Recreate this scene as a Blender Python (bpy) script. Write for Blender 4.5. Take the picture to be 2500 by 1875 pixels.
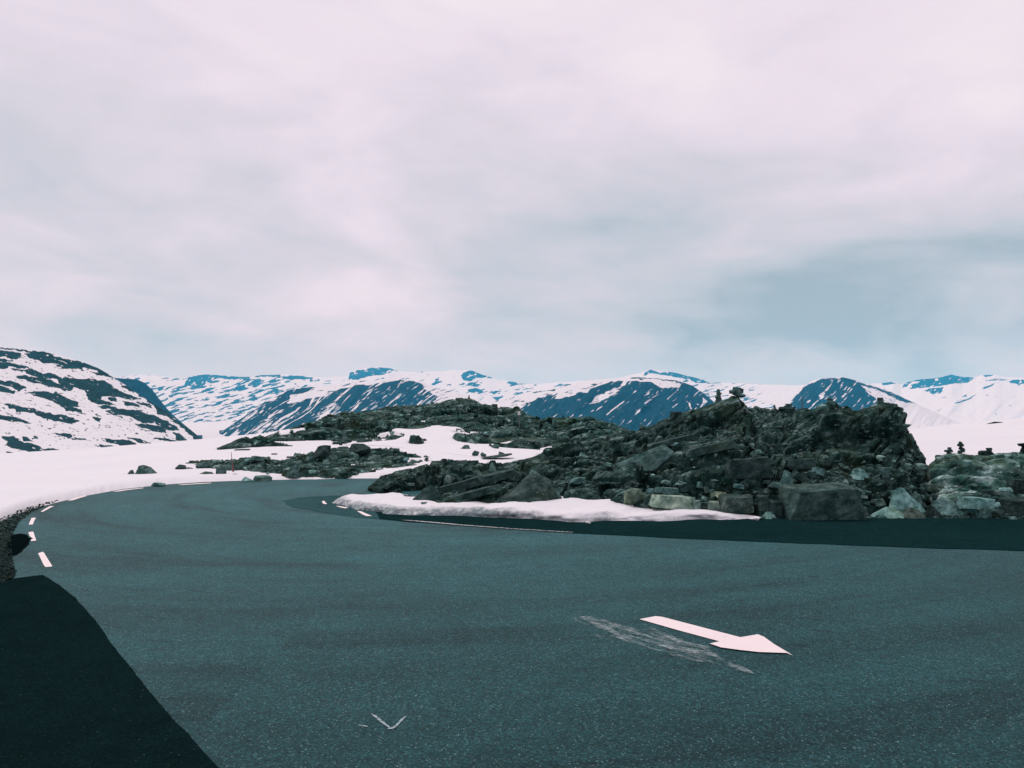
import bpy, bmesh, math, random
import numpy as np
from mathutils import Vector, Matrix, Euler
from mathutils.bvhtree import BVHTree

for o in list(bpy.data.objects):
    bpy.data.objects.remove(o)
SC = bpy.context.scene
COL = SC.collection
rad = math.radians

# ------------------------------------------------------------------ camera, sky, sun, exposure
EYE, FPX, CX, HY = 1.65, 2000.0, 1250.0, 1000.0      # eye height, focal length / centre / horizon in photo pixels
cam = bpy.data.cameras.new('camera')
cam.sensor_width = 36.0
cam.lens = 36.0 * FPX / 2500.0
cam.shift_y = (HY - 937.5) / 2500.0
cam.clip_start, cam.clip_end = 0.1, 60000.0
cam_o = bpy.data.objects.new('camera', cam)
cam_o.location = (0, 0, EYE)
cam_o.rotation_euler = (rad(90), 0, 0)
COL.objects.link(cam_o)
SC.camera = cam_o

SUN_EL, SUN_AZ = 58.0, -38.0          # degrees; azimuth from +Y towards +X
world = bpy.data.worlds.new('World')
SC.world = world
world.use_nodes = True
wt = world.node_tree
wt.nodes.clear()


class NT:
    """small node-tree helper"""
    def __init__(s, tree):
        s.t = tree

    def n(s, kind, **kw):
        nd = s.t.nodes.new(kind)
        for k, v in kw.items():
            setattr(nd, k, v)
        return nd

    def link(s, a, b):
        s.t.links.new(a, b)

    def put(s, sock, v):
        if hasattr(v, 'is_output') or isinstance(v, bpy.types.NodeSocket):
            s.link(v, sock)
        else:
            sock.default_value = v

    def math(s, op, a, b=0.0, c=0.0, clamp=False):
        m = s.n('ShaderNodeMath', operation=op, use_clamp=clamp)
        s.put(m.inputs[0], a); s.put(m.inputs[1], b); s.put(m.inputs[2], c)
        return m.outputs[0]

    def vmath(s, op, a, b=(0, 0, 0)):
        m = s.n('ShaderNodeVectorMath', operation=op)
        s.put(m.inputs[0], a); s.put(m.inputs[1], b)
        return m.outputs[0]

    def noise(s, vec, scale, detail=4.0, rough=0.55, dist=0.0):
        m = s.n('ShaderNodeTexNoise')
        if vec is not None:
            s.link(vec, m.inputs['Vector'])
        m.inputs['Scale'].default_value = scale
        m.inputs['Detail'].default_value = detail
        m.inputs['Roughness'].default_value = rough
        m.inputs['Distortion'].default_value = dist
        return m.outputs['Fac']

    def ramp(s, fac, stops, interp='LINEAR'):
        r = s.n('ShaderNodeValToRGB')
        r.color_ramp.interpolation = interp
        el = r.color_ramp.elements
        while len(el) < len(stops):
            el.new(0.5)
        for e, (p, c) in zip(el, stops):
            e.position = p
            e.color = (c, c, c, 1) if isinstance(c, (int, float)) else (*c, 1)
        s.put(r.inputs[0], fac)
        return r.outputs[0]

    def mix(s, fac, a, b, blend='MIX'):
        m = s.n('ShaderNodeMix', data_type='RGBA', blend_type=blend)
        s.put(m.inputs[0], fac)
        s.put(m.inputs[6], a if not isinstance(a, tuple) else (*a, 1))
        s.put(m.inputs[7], b if not isinstance(b, tuple) else (*b, 1))
        return m.outputs[2]

    def mapping(s, vec, scale=(1, 1, 1), rot=(0, 0, 0), loc=(0, 0, 0)):
        m0 = s.n('ShaderNodeMapping')
        s.link(vec, m0.inputs[0])
        m0.inputs['Rotation'].default_value = rot
        m = s.n('ShaderNodeMapping')
        s.link(m0.outputs[0], m.inputs[0])
        m.inputs['Scale'].default_value = scale
        m.inputs['Location'].default_value = loc
        return m.outputs[0]


# overcast sky: a physical sky almost wholly covered by a cloud deck laid out on a plane overhead
w = NT(wt)
tc = w.n('ShaderNodeTexCoord')
sky = w.n('ShaderNodeTexSky', sky_type='NISHITA', sun_disc=False)
sky.sun_elevation = rad(SUN_EL)
sky.sun_rotation = rad(SUN_AZ)
sky_c = w.vmath('MULTIPLY', sky.outputs[0], (0.10, 0.10, 0.10))
nrm = w.vmath('NORMALIZE', tc.outputs['Generated'])
sep = w.n('ShaderNodeSeparateXYZ')
w.link(nrm, sep.inputs[0])
zz = w.math('MAXIMUM', sep.outputs[2], 0.0)
cp = w.mapping(nrm, scale=(1.0, 1.0, 2.6), rot=(rad(2), rad(-3), 0), loc=(9.455, 14.376, 17.576))
warp = w.n('ShaderNodeTexNoise')
w.link(cp, warp.inputs['Vector'])
warp.inputs['Scale'].default_value = 2.4
warp.inputs['Detail'].default_value = 3.0
cpw = w.vmath('ADD', cp, w.vmath('MULTIPLY', w.vmath('SUBTRACT', warp.outputs['Color'], (0.5, 0.5, 0.5)), (0.35, 0.35, 0.35)))
big = w.noise(cpw, 1.7, 2.5, 0.5)
mid = w.noise(cpw, 5.0, 6.0, 0.56)
thick = w.math('ADD', w.math('MULTIPLY', big, 0.55), w.math('MULTIPLY', mid, 0.45))
# thicker, greyer deck where one looks through it at a slant
slant = w.ramp(zz, [(0.0, 0.62), (0.045, 0.74), (0.085, 0.95), (0.15, 0.82), (0.24, 0.50), (0.38, 0.14), (0.5, 0.0)])
dark = w.math('ADD', w.math('MULTIPLY', w.math('SUBTRACT', thick, 0.5), w.math('MULTIPLY_ADD', slant, 0.95, 1.45)),
              w.math('MULTIPLY_ADD', slant, 0.62, 0.17), clamp=True)
cloud = w.ramp(dark, [(0.0, (0.92, 0.84, 0.88)), (0.30, (0.835, 0.745, 0.84)), (0.55, (0.68, 0.645, 0.72)),
                      (0.78, (0.54, 0.575, 0.64)), (1.0, (0.37, 0.445, 0.505))])
skycol = w.mix(0.97, sky_c, cloud)
bg = w.n('ShaderNodeBackground')
w.link(skycol, bg.inputs[0])
bg.inputs[1].default_value = 1.0
out = w.n('ShaderNodeOutputWorld')
w.link(bg.outputs[0], out.inputs[0])

sun = bpy.data.lights.new('sun', 'SUN')
sun.energy = 1.5
sun.angle = rad(14)
sun.color = (1.0, 0.93, 0.90)
sun_o = bpy.data.objects.new('sun', sun)
sd = Vector((math.sin(rad(SUN_AZ)) * math.cos(rad(SUN_EL)), math.cos(rad(SUN_AZ)) * math.cos(rad(SUN_EL)), math.sin(rad(SUN_EL))))
sun_o.rotation_euler = (-sd).to_track_quat('-Z', 'Y').to_euler()
COL.objects.link(sun_o)

vs = SC.view_settings
vs.view_transform = 'Standard'
vs.look = 'None'
vs.exposure = 0.0
vs.gamma = 1.0
vs.use_curve_mapping = False
SC.cycles.volume_bounces = 1
SC.cycles.max_bounces = 6
SC.cycles.use_denoising = True

# ------------------------------------------------------------------ helpers: numbers
rng = np.random.default_rng(7)
R = random.Random(11)


def at(px, py, d):
    return ((px - CX) / FPX * d, d, EYE - (py - HY) / FPX * d)


def gnd(px, py, z=0.0):
    d = (EYE - z) * FPX / (py - HY)
    return ((px - CX) / FPX * d, d)


def hsh(ix, iy, iz, s):
    n = (ix.astype(np.int64) * 374761393 + iy.astype(np.int64) * 668265263 + iz.astype(np.int64) * 1440662683 + s * 974634777)
    n = (n & 0xffffffff).astype(np.uint64)
    n = ((n ^ (n >> np.uint64(13))) * np.uint64(1274126177)) & np.uint64(0xffffffff)
    n = ((n ^ (n >> np.uint64(16))) * np.uint64(2246822519)) & np.uint64(0xffffffff)
    n = n ^ (n >> np.uint64(15))
    return n.astype(np.float64) / 4294967296.0


def vn(x, y, z=None, s=0):
    if z is None:
        z = np.zeros_like(x)
    ix, iy, iz = np.floor(x), np.floor(y), np.floor(z)
    fx, fy, fz = x - ix, y - iy, z - iz
    fx = fx * fx * (3 - 2 * fx); fy = fy * fy * (3 - 2 * fy); fz = fz * fz * (3 - 2 * fz)
    r = 0
    for a in (0, 1):
        wx = fx if a else 1 - fx
        for b in (0, 1):
            wy = fy if b else 1 - fy
            for c in (0, 1):
                wz = fz if c else 1 - fz
                r = r + wx * wy * wz * hsh(ix + a, iy + b, iz + c, s)
    return r * 2 - 1


def fbm(x, y, z=None, oct=4, s=0, gain=0.5):
    r, a, f, t = 0, 1.0, 1.0, 0
    for k in range(oct):
        r = r + a * vn(x * f, y * f, None if z is None else z * f, s + k * 17)
        t += a
        a *= gain
        f *= 2.03
    return r / t


def facet(x, y, z, s=0):
    """tilted facets: every cell is a plane of its own; returns height and the gap to the next cell"""
    ix, iy, iz = np.floor(x), np.floor(y), np.floor(z)
    f1 = np.full(x.shape, 9.0); f2 = np.full(x.shape, 9.0); h = np.zeros(x.shape)
    for a in (-1, 0, 1):
        for b in (-1, 0, 1):
            for c in (-1, 0, 1):
                cx, cy, cz = ix + a, iy + b, iz + c
                h0, h1, h2 = hsh(cx, cy, cz, s), hsh(cx, cy, cz, s + 1), hsh(cx, cy, cz, s + 2)
                dx, dy, dz = x - cx - h0, y - cy - h1, z - cz - h2
                dd = np.sqrt(dx * dx + dy * dy + dz * dz)
                new = dd < f1
                f2 = np.where(new, f1, np.minimum(f2, dd))
                g = (np.mod(h0 * 7.31, 1) - 0.5) + ((np.mod(h1 * 9.17, 1) - 0.5) * dx + (np.mod(h2 * 5.53, 1) - 0.5) * dy + (np.mod(h0 * 13.7, 1) - 0.5) * dz) * 1.5
                h = np.where(new, g, h)
                f1 = np.where(new, dd, f1)
    return h, f2 - f1


def interp(x, pts):
    p = np.array(sorted(pts), dtype=float)
    return np.interp(x, p[:, 0], p[:, 1])


def poly_sd(x, y, poly):
    """signed distance to a polygon, positive inside"""
    P = np.array(poly, dtype=float)
    best = np.full(x.shape, 1e9)
    ins = np.zeros(x.shape, bool)
    for (ax, ay), (bx, by) in zip(P, np.roll(P, -1, 0)):
        ex, ey = bx - ax, by - ay
        L = ex * ex + ey * ey + 1e-9
        t = np.clip(((x - ax) * ex + (y - ay) * ey) / L, 0, 1)
        best = np.minimum(best, (x - ax - t * ex) ** 2 + (y - ay - t * ey) ** 2)
        c = ((ay > y) != (by > y))
        xi = ax + (y - ay) * ex / (by - ay if abs(by - ay) > 1e-9 else 1e-9)
        ins ^= c & (x < xi)
    dd = np.sqrt(best)
    return np.where(ins, dd, -dd)


def polys_sd(x, y, polys, reach=30.0):
    r = np.full(x.shape, -reach)
    for P in polys:
        a = np.array(P, dtype=float)
        m = (x > a[:, 0].min() - reach) & (x < a[:, 0].max() + reach) & (y > a[:, 1].min() - reach) & (y < a[:, 1].max() + reach)
        if m.any():
            r[m] = np.maximum(r[m], poly_sd(x[m], y[m], P))
    return r


def crop(pts, ox, oy, sc):
    return [(ox + a / sc, oy + b / sc) for a, b in pts]


# ------------------------------------------------------------------ helpers: objects
def tag(o, label=None, cat=None, group=None, kind=None):
    if label: o['label'] = label
    if cat: o['category'] = cat
    if group: o['group'] = group
    if kind: o['kind'] = kind
    return o


def link(name, me, mat, parent=None):
    o = bpy.data.objects.new(name, me)
    if mat and not me.materials:
        me.materials.append(mat)
    COL.objects.link(o)
    if parent:
        o.parent = parent
    return o


def empty(name, loc):
    o = bpy.data.objects.new(name, None)
    o.empty_display_size = 0.1
    o.location = loc
    COL.objects.link(o)
    return o


def grid_mesh(name, V, smooth=True, attrs=None):
    """V: (rows, cols, 3)"""
    nr, nc, _ = V.shape
    me = bpy.data.meshes.new(name)
    idx = np.arange(nr * nc).reshape(nr, nc)
    q = np.stack([idx[:-1, :-1], idx[:-1, 1:], idx[1:, 1:], idx[1:, :-1]], -1).reshape(-1, 4)
    me.vertices.add(nr * nc)
    me.vertices.foreach_set('co', V.reshape(-1).astype(np.float32))
    me.loops.add(q.size)
    me.loops.foreach_set('vertex_index', q.reshape(-1).astype(np.int32))
    me.polygons.add(len(q))
    me.polygons.foreach_set('loop_start', np.arange(0, q.size, 4, dtype=np.int32))
    me.polygons.foreach_set('loop_total', np.full(len(q), 4, dtype=np.int32))
    me.polygons.foreach_set('use_smooth', np.full(len(q), smooth))
    for k, a in (attrs or {}).items():
        at_ = me.attributes.new(k, 'FLOAT', 'POINT')
        at_.data.foreach_set('value', a.reshape(-1).astype(np.float32))
    me.update()
    me.validate()
    return me


def flat_mesh(name, pts, z):
    """a flat sheet from ground points"""
    bm = bmesh.new()
    vs_ = [bm.verts.new((x, y, z)) for x, y in pts]
    f = bm.faces.new(vs_)
    if f.normal.z < 0:
        f.normal_flip()
    bmesh.ops.triangulate(bm, faces=bm.faces[:])
    bm.normal_update()
    for f in bm.faces:
        if f.normal.z < 0:
            f.normal_flip()
    me = bpy.data.meshes.new(name)
    bm.to_mesh(me)
    bm.free()
    return me


def grid_normals(V):
    du = np.gradient(V, axis=1)
    dv = np.gradient(V, axis=0)
    n = np.cross(du, dv)
    l = np.linalg.norm(n, axis=2, keepdims=True) + 1e-12
    n = n / l
    flip = np.where(n[..., 2:3] < 0, -1, 1)
    return n * flip


# ------------------------------------------------------------------ materials
def mat(name):
    m = bpy.data.materials.new(name)
    m.use_nodes = True
    m.node_tree.nodes.clear()
    return m, NT(m.node_tree)


def finish(t, color, rough=0.8, normal=None, spec=0.5, sss=None):
    b = t.n('ShaderNodeBsdfPrincipled')
    t.put(b.inputs['Base Color'], color if not isinstance(color, tuple) else (*color, 1))
    t.put(b.inputs['Roughness'], rough)
    b.inputs['Specular IOR Level'].default_value = spec
    if normal is not None:
        t.link(normal, b.inputs['Normal'])
    o = t.n('ShaderNodeOutputMaterial')
    t.link(b.outputs[0], o.inputs[0])
    return b, o


def bump(t, h, strength, dist=0.02):
    b = t.n('ShaderNodeBump')
    t.link(h, b.inputs['Height'])
    b.inputs['Strength'].default_value = strength
    b.inputs['Distance'].default_value = dist
    return b.outputs[0]


def pos(t):
    return t.n('ShaderNodeNewGeometry').outputs['Position']


def snow_mat(name, dirt=False):
    m, t = mat(name)
    p = pos(t)
    n1 = t.noise(p, 0.35, 5, 0.55)
    n2 = t.noise(p, 9.0, 4, 0.6)
    col = t.mix(t.ramp(n1, [(0.35, 0.0), (0.7, 1.0)]), (0.680, 0.665, 0.690), (0.640, 0.635, 0.665))
    if dirt:
        a = t.n('ShaderNodeAttribute', attribute_name='dirt').outputs['Fac']
        n4 = t.noise(p, 24.0, 4, 0.7)
        d = t.math('MULTIPLY', a, t.math('MULTIPLY_ADD', t.math('SUBTRACT', t.math('ADD', t.math('MULTIPLY', n2, 0.6), t.math('MULTIPLY', n4, 0.4)), 0.5), 4.0, 0.75))
        col = t.mix(t.ramp(d, [(0.12, 0.0), (0.40, 0.42), (0.80, 0.88)]), col, (0.085, 0.140, 0.150))
        n3 = t.noise(p, 60.0, 2, 0.5)
        col = t.mix(t.ramp(n3, [(0.69, 0.0), (0.74, 0.6)]), col, (0.25, 0.28, 0.29))
    h = t.math('ADD', n2, t.math('MULTIPLY', t.noise(p, 40.0, 3, 0.6), 0.25))
    finish(t, col, 0.75, bump(t, h, 0.35, 0.03), 0.3)
    return m


def rock_mat(name, scale=1.0, bed=False, stone=False):
    m, t = mat(name)
    p = pos(t)
    info = t.n('ShaderNodeObjectInfo')
    p = t.vmath('ADD', p, t.vmath('MULTIPLY', info.outputs['Location'], (0.37, 0.53, 0.71)))
    n0 = t.noise(p, 0.7 * scale, 5, 0.6)
    n1 = t.noise(p, 2.6 * scale, 8, 0.66)
    lay = t.noise(t.mapping(p, scale=(1.2, 1.2, 4.0), rot=(0, rad(22), 0)), 1.6 * scale, 4, 0.6, 0.5)
    v = t.math('ADD', t.math('MULTIPLY', n1, 0.75), t.math('MULTIPLY', lay, 0.32))
    col = t.ramp(v, [(0.40, (0.0010, 0.0060, 0.0048)), (0.50, (0.0065, 0.0250, 0.0205)), (0.58, (0.024, 0.060, 0.052)), (0.68, (0.14, 0.22, 0.21))] if bed else [(0.36, (0.005, 0.018, 0.016)), (0.49, (0.020, 0.046, 0.043)), (0.60, (0.050, 0.092, 0.088)), (0.74, (0.12, 0.18, 0.18))] if stone else [(0.41, (0.003, 0.011, 0.010)), (0.50, (0.016, 0.044, 0.040)), (0.57, (0.055, 0.108, 0.100)), (0.67, (0.20, 0.29, 0.285))])
    # brownish and mossy stains
    col = t.mix(t.ramp(n0, [(0.52, 0.0), (0.66, 0.55)]), col, t.mix(0.5, col, (0.050, 0.078, 0.040)))
    # pale lichen
    li = t.math('MULTIPLY', t.ramp(t.noise(p, 14.0 * scale, 5, 0.7), [(0.57, 0.0), (0.66, 1.0)]),
                t.ramp(t.noise(p, 1.1 * scale, 3, 0.6, 0.6), [(0.46, 0.0), (0.60, 1.0)]))
    col = t.mix(t.math('MULTIPLY', li, 0.5 if stone else 0.75), col, (0.26, 0.34, 0.33))
    col = t.mix(1.0, col, info.outputs['Color'], 'MULTIPLY')
    h = t.math('ADD', t.math('MULTIPLY', lay, 0.4), t.math('ADD', n1, t.math('MULTIPLY', t.noise(p, 22.0 * scale, 4, 0.7), 0.35)))
    finish(t, col, 0.85, bump(t, h, 1.0, 0.07 / scale), 0.06)
    return m


def mountain_mat(name, rock, sc):
    m, t = mat(name)
    p = pos(t)
    a = t.n('ShaderNodeAttribute', attribute_name='snow').outputs['Fac']
    n1 = t.noise(p, 0.02 * sc, 6, 0.6)
    n2 = t.noise(p, 0.006 * sc, 4, 0.6)
    rk = t.mix(t.ramp(n1, [(0.35, 0.0), (0.7, 1.0)]), rock, tuple(c * 3.2 for c in rock))
    sn = t.mix(n2, (0.680, 0.665, 0.690), (0.640, 0.635, 0.665))
    f = t.ramp(t.math('ADD', a, t.math('MULTIPLY', t.math('SUBTRACT', t.noise(p, 0.05 * sc, 5, 0.65), 0.5), 0.30)), [(0.42, 0.0), (0.58, 1.0)])
    finish(t, t.mix(f, rk, sn), 0.85, bump(t, n1, 0.5, 8.0 / sc), 0.03)
    return m


def asphalt_mat(name, dark, mid_, speck, speck_thr=0.90, wear=True, rough=0.62):
    m, t = mat(name)
    p = pos(t)
    n_big = t.noise(p, 0.45, 4, 0.6)
    n_mid = t.noise(p, 5.0, 5, 0.65)
    n_fin = t.noise(p, 75.0, 4, 0.75)
    col = t.mix(t.ramp(n_fin, [(0.34, 0.0), (0.66, 1.0)]), dark, mid_)
    k = t.math('ADD', t.math('MULTIPLY', n_big, 0.55), t.math('MULTIPLY', n_mid, 0.45))
    col = t.mix(1.0, col, t.ramp(k, [(0.3, 0.68), (0.7, 1.28)]), 'MULTIPLY')
    if wear:   # wheel tracks follow the bend
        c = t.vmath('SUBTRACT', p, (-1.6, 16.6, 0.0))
        s = t.n('ShaderNodeSeparateXYZ')
        t.link(c, s.inputs[0])
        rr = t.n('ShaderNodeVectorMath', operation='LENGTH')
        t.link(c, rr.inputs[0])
        th = t.math('ARCTAN2', s.outputs[0], s.outputs[1])
        cv = t.n('ShaderNodeCombineXYZ')
        t.link(t.math('MULTIPLY', rr.outputs['Value'], 1.0), cv.inputs[0])
        t.link(t.math('MULTIPLY', th, 0.9), cv.inputs[1])
        tr = t.noise(cv.outputs[0], 1.3, 4, 0.62, 0.3)
        col = t.mix(1.0, col, t.ramp(tr, [(0.34, 0.66), (0.46, 0.96), (0.62, 1.14)]), 'MULTIPLY')
        # grazing sky sheen put into the colour: paler round the bend, darker farther out
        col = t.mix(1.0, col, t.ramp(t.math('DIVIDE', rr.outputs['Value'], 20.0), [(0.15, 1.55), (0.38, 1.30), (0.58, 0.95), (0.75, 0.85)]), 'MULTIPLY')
        # short dark scuffs and hairline cracks
        sc_ = t.noise(t.mapping(p, scale=(1.0, 5.5, 1.0), rot=(0, 0, rad(22))), 2.1, 3, 0.5)
        col = t.mix(t.ramp(sc_, [(0.66, 0.0), (0.73, 0.6)]), col, tuple(c_ * 0.45 for c_ in dark))
    vo = t.n('ShaderNodeTexVoronoi')
    t.link(p, vo.inputs['Vector'])
    vo.inputs['Scale'].default_value = 85.0
    sp = t.n('ShaderNodeSeparateColor')
    t.link(vo.outputs['Color'], sp.inputs[0])
    hit = t.math('MULTIPLY', t.ramp(sp.outputs[0], [(speck_thr, 0.0), (speck_thr + 0.03, 1.0)]),
                 t.ramp(vo.outputs['Distance'], [(0.30, 1.0), (0.42, 0.0)]))
    col = t.mix(t.math('MULTIPLY', hit, t.math('MULTIPLY_ADD', sp.outputs[1], 0.7, 0.2)), col, speck)
    v2 = t.n('ShaderNodeTexVoronoi')
    t.link(p, v2.inputs['Vector'])
    v2.inputs['Scale'].default_value = 68.0
    s2 = t.n('ShaderNodeSeparateColor')
    t.link(v2.outputs['Color'], s2.inputs[0])
    col = t.mix(1.0, col, t.ramp(s2.outputs[2], [(0.0, 0.62), (0.5, 0.96), (0.85, 1.20), (1.0, 1.60)] if wear else [(0.0, 0.85), (1.0, 1.18)]), 'MULTIPLY')
    h = t.math('ADD', n_fin, t.math('MULTIPLY', vo.outputs['Distance'], 0.8))
    finish(t, col, rough, bump(t, h, 0.6, 0.008), 0.07 if wear else 0.0)
    return m


def paint_mat(name, col=(0.80, 0.70, 0.70), wear=0.33, ghost=False):
    m, t = mat(name)
    p = pos(t)
    n = t.noise(p, 26.0, 5, 0.7)
    n2 = t.noise(p, 3.0, 4, 0.6)
    c = t.mix(n2, col, tuple(x * 0.88 for x in col))
    b = t.n('ShaderNodeBsdfPrincipled')
    t.link(c, b.inputs['Base Color'])
    b.inputs['Roughness'].default_value = 0.7
    tr = t.n('ShaderNodeBsdfTransparent')
    mx = t.n('ShaderNodeMixShader')
    if ghost:
        st = t.noise(t.mapping(p, scale=(1.0, 3.0, 1.0), rot=(0, 0, rad(52))), 4.0, 6, 0.75)
        f = t.math('MULTIPLY', t.ramp(st, [(0.45, 0.0), (0.64, 0.85)]), t.ramp(n, [(0.36, 0.25), (0.6, 1.0)]))
    else:
        f = t.ramp(n, [(wear - 0.05, 0.35), (wear + 0.03, 1.0)])
    t.link(f, mx.inputs[0])
    t.link(tr.outputs[0], mx.inputs[1])
    t.link(b.outputs[0], mx.inputs[2])
    o = t.n('ShaderNodeOutputMaterial')
    t.link(mx.outputs[0], o.inputs[0])
    return m


def plain_mat(name, col, rough=0.6, sc=20.0):
    m, t = mat(name)
    n = t.noise(pos(t), sc, 4, 0.6)
    finish(t, t.mix(n, tuple(c * 0.75 for c in col), tuple(min(1, c * 1.2) for c in col)), rough, bump(t, n, 0.3, 0.005))
    return m


M_SNOW = snow_mat('snow')
M_BANK = snow_mat('dirty_snow', True)
M_ROCK = rock_mat('rock', 1.0, True)
M_HILL = rock_mat('hill_rock', 0.55, True)
M_STONE = rock_mat('loose_rock', 2.2, stone=True)
M_NEAR_MT = mountain_mat('near_mountain', (0.0025, 0.020, 0.024), 6.0)
M_MT = mountain_mat('mountain', (0.0012, 0.010, 0.013), 1.0)
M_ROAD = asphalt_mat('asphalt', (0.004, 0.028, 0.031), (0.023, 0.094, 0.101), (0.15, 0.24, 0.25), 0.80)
M_NEWROAD = asphalt_mat('fresh_asphalt', (0.0022, 0.0085, 0.0092), (0.0062, 0.0185, 0.0190), (0.07, 0.11, 0.11), 0.975, False, 0.75)
M_STRIP = asphalt_mat('strip_asphalt', (0.003, 0.015, 0.016), (0.008, 0.030, 0.031), (0.10, 0.15, 0.15), 0.96, False, 0.65)
M_TAR = asphalt_mat('tar', (0.0015, 0.004, 0.005), (0.003, 0.008, 0.009), (0.01, 0.015, 0.015), 0.99, False, 0.7)
M_GRAVEL = rock_mat('gravel', 5.0, True)
M_PAINT = paint_mat('road_paint')
M_GHOST = paint_mat('worn_paint', (0.36, 0.44, 0.45), 0.3, True)
M_CHALK = paint_mat('chalk', (0.30, 0.40, 0.42), 0.50)
M_RED = plain_mat('red_pole', (0.16, 0.045, 0.045))
M_GREY = plain_mat('grey_pole', (0.10, 0.13, 0.13))
M_WHITE = plain_mat('white_cap', (0.72, 0.70, 0.70))

# ------------------------------------------------------------------ near ground: snow field in polar rows round the eye
EDGE = [(-3000, 1900), (-1200, 1640), (-400, 1390), (-100, 1300), (0, 1267), (25, 1257), (60, 1243), (100, 1231), (150, 1220), (200, 1209.5), (250, 1200), (300, 1192.5),
        (350, 1186.5), (400, 1181.5), (450, 1178), (500, 1175.5), (600, 1173), (700, 1171), (800, 1170), (925, 1168.5), (1000, 1160)]
CREST_D = [(-3000, 22), (-400, 24), (0, 27), (170, 31), (300, 34), (370, 36), (500, 44), (650, 58), (750, 78), (900, 90), (2100, 85), (2240, 68), (2500, 66), (4000, 66)]
CREST_PY = [(-3000, 1135), (0, 1123), (170, 1111), (370, 1093), (500, 1077), (650, 1058), (750, 1043), (900, 1030), (1200, 1040), (1350, 1085), (2000, 1090), (2150, 1060), (2240, 1046), (2500, 1018), (3000, 985), (4000, 960)]
ncol, nrow = 620, 230
tcols = np.interp(np.linspace(0, 1, ncol), [0, .08, .92, 1], [-3000, -150, 2650, 5000])
ss = np.linspace(0, 1, nrow)
dist = 6.0 * (330 / 6.0) ** ss
PX, D = np.meshgrid(tcols, dist)
DE = EYE * FPX / (interp(PX, EDGE) - HY)
DE = np.where(PX > 1000, np.interp(PX, [1000, 1300, 2200, 2300, 5000], [20.6, 22, 18, 16.5, 14.5]), DE)
DC = interp(PX, CREST_D)
ZC = EYE - (interp(PX, CREST_PY) - HY) / FPX * DC
X = (PX - CX) / FPX * D
tt = np.clip((D - DE) / (DC - DE), 0, 1)
zf = ZC * tt * tt * (3 - 2 * tt) + np.minimum(0.10, 0.12 * np.clip((D - DE) / 0.5, 0, 1)) * (1 - tt)
zf += (fbm(X * 0.16, D * 0.16, oct=3, s=3) * 0.10 + fbm(X * 0.9, D * 0.9, oct=3, s=5) * 0.02) * np.clip((D - DE) / 4, 0, 1)
drop = np.clip(D - DC, 0, None)
zf -= 0.0035 * drop ** 2 * np.exp(-drop / 60) + 0.30 * np.clip(drop - 14, 0, None)
jit = fbm(X * 2.0, D * 2.0, oct=3, s=9) * 0.18
rise = np.clip((D + jit * np.minimum(1, D / 20) - DE) / 0.22 + 0.5, 0, 1)
zf = -0.14 + (zf + 0.14) * rise
V = np.stack([X, D, zf], -1)
TERR = V
ob = link('snow_field', grid_mesh('snow_field', V), M_SNOW)
tag(ob, 'white snow field beyond the road bend', kind='structure')

bm = bmesh.new()
for x0, x1, y0, y1, z in ((-80, 120, -40, 6.3, -0.16),):
    bm.faces.new([bm.verts.new(v) for v in ((x0, y0, z), (x1, y0, z), (x1, y1, z), (x0, y1, z))])
me = bpy.data.meshes.new('ground'); bm.to_mesh(me); bm.free()
tag(link('ground', me, M_GRAVEL), 'gravelly ground under the road', kind='structure')

# valley floor, out to the horizon
n = 160
ang = np.linspace(0, 2 * math.pi, n)
rr_ = np.array([120, 250, 500, 1000, 2000, 3500, 5500, 8000, 11500, 15900.0])
A_, RR = np.meshgrid(ang, rr_)
Vv = np.stack([RR * np.sin(A_), RR * np.cos(A_), np.interp(RR, [120, 250, 600, 16000], [-60, -95, -150, -150])], -1)
snow_a = np.full(A_.shape, 1.0)
tag(link('valley_floor', grid_mesh('valley_floor', Vv, True, {'snow': snow_a}), M_MT), 'snowy valley floor below the mountains', kind='structure')

# ------------------------------------------------------------------ rock masses: columns from a foot line to a crest line
SURF_V, SURF_F = [], []


def add_surf(V):
    nr, nc, _ = V.shape
    base = len(SURF_V)
    SURF_V.extend(map(tuple, V.reshape(-1, 3)))
    idx = np.arange(nr * nc).reshape(nr, nc) + base
    SURF_F.extend(map(tuple, np.stack([idx[:-1, :-1], idx[:-1, 1:], idx[1:, 1:], idx[1:, :-1]], -1).reshape(-1, 4).tolist()))


def column_sheet(px0, px1, nc, nr, foot, crest, foot_d, crest_d, g=1.0, back=0.35, back_drop=1.0, below=0.12):
    """rows run from just below the foot up to the crest and down the back; returns V and the row parameter"""
    pxs = np.linspace(px0, px1, nc)
    ts = np.concatenate([np.linspace(-below, 1, nr), np.linspace(1.02, 1 + back, max(6, nr // 7))])
    P, T = np.meshgrid(pxs, ts)
    pf, pc = interp(P, foot), interp(P, crest)
    df = interp(P, foot_d) if foot_d else EYE * FPX / (pf - HY)
    dc = interp(P, crest_d)
    Tc = np.clip(T, 0, 1)
    d = df + (dc - df) * Tc ** g
    py = pf + (pc - pf) * Tc
    z = EYE - (py - HY) / FPX * d
    d = d + np.minimum(T, 0) * 0.0
    z = z + np.minimum(T, 0) * 3.0 * (dc - df).clip(0.5) / 6.0
    bk = np.clip(T - 1, 0, None) / back
    zc = z
    d = d + bk * (dc - df).clip(1.0) * 1.1
    z = zc - (bk ** 1.4) * (zc + back_drop)
    return np.stack([(P - CX) / FPX * d, d, z], -1), P, T


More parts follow.
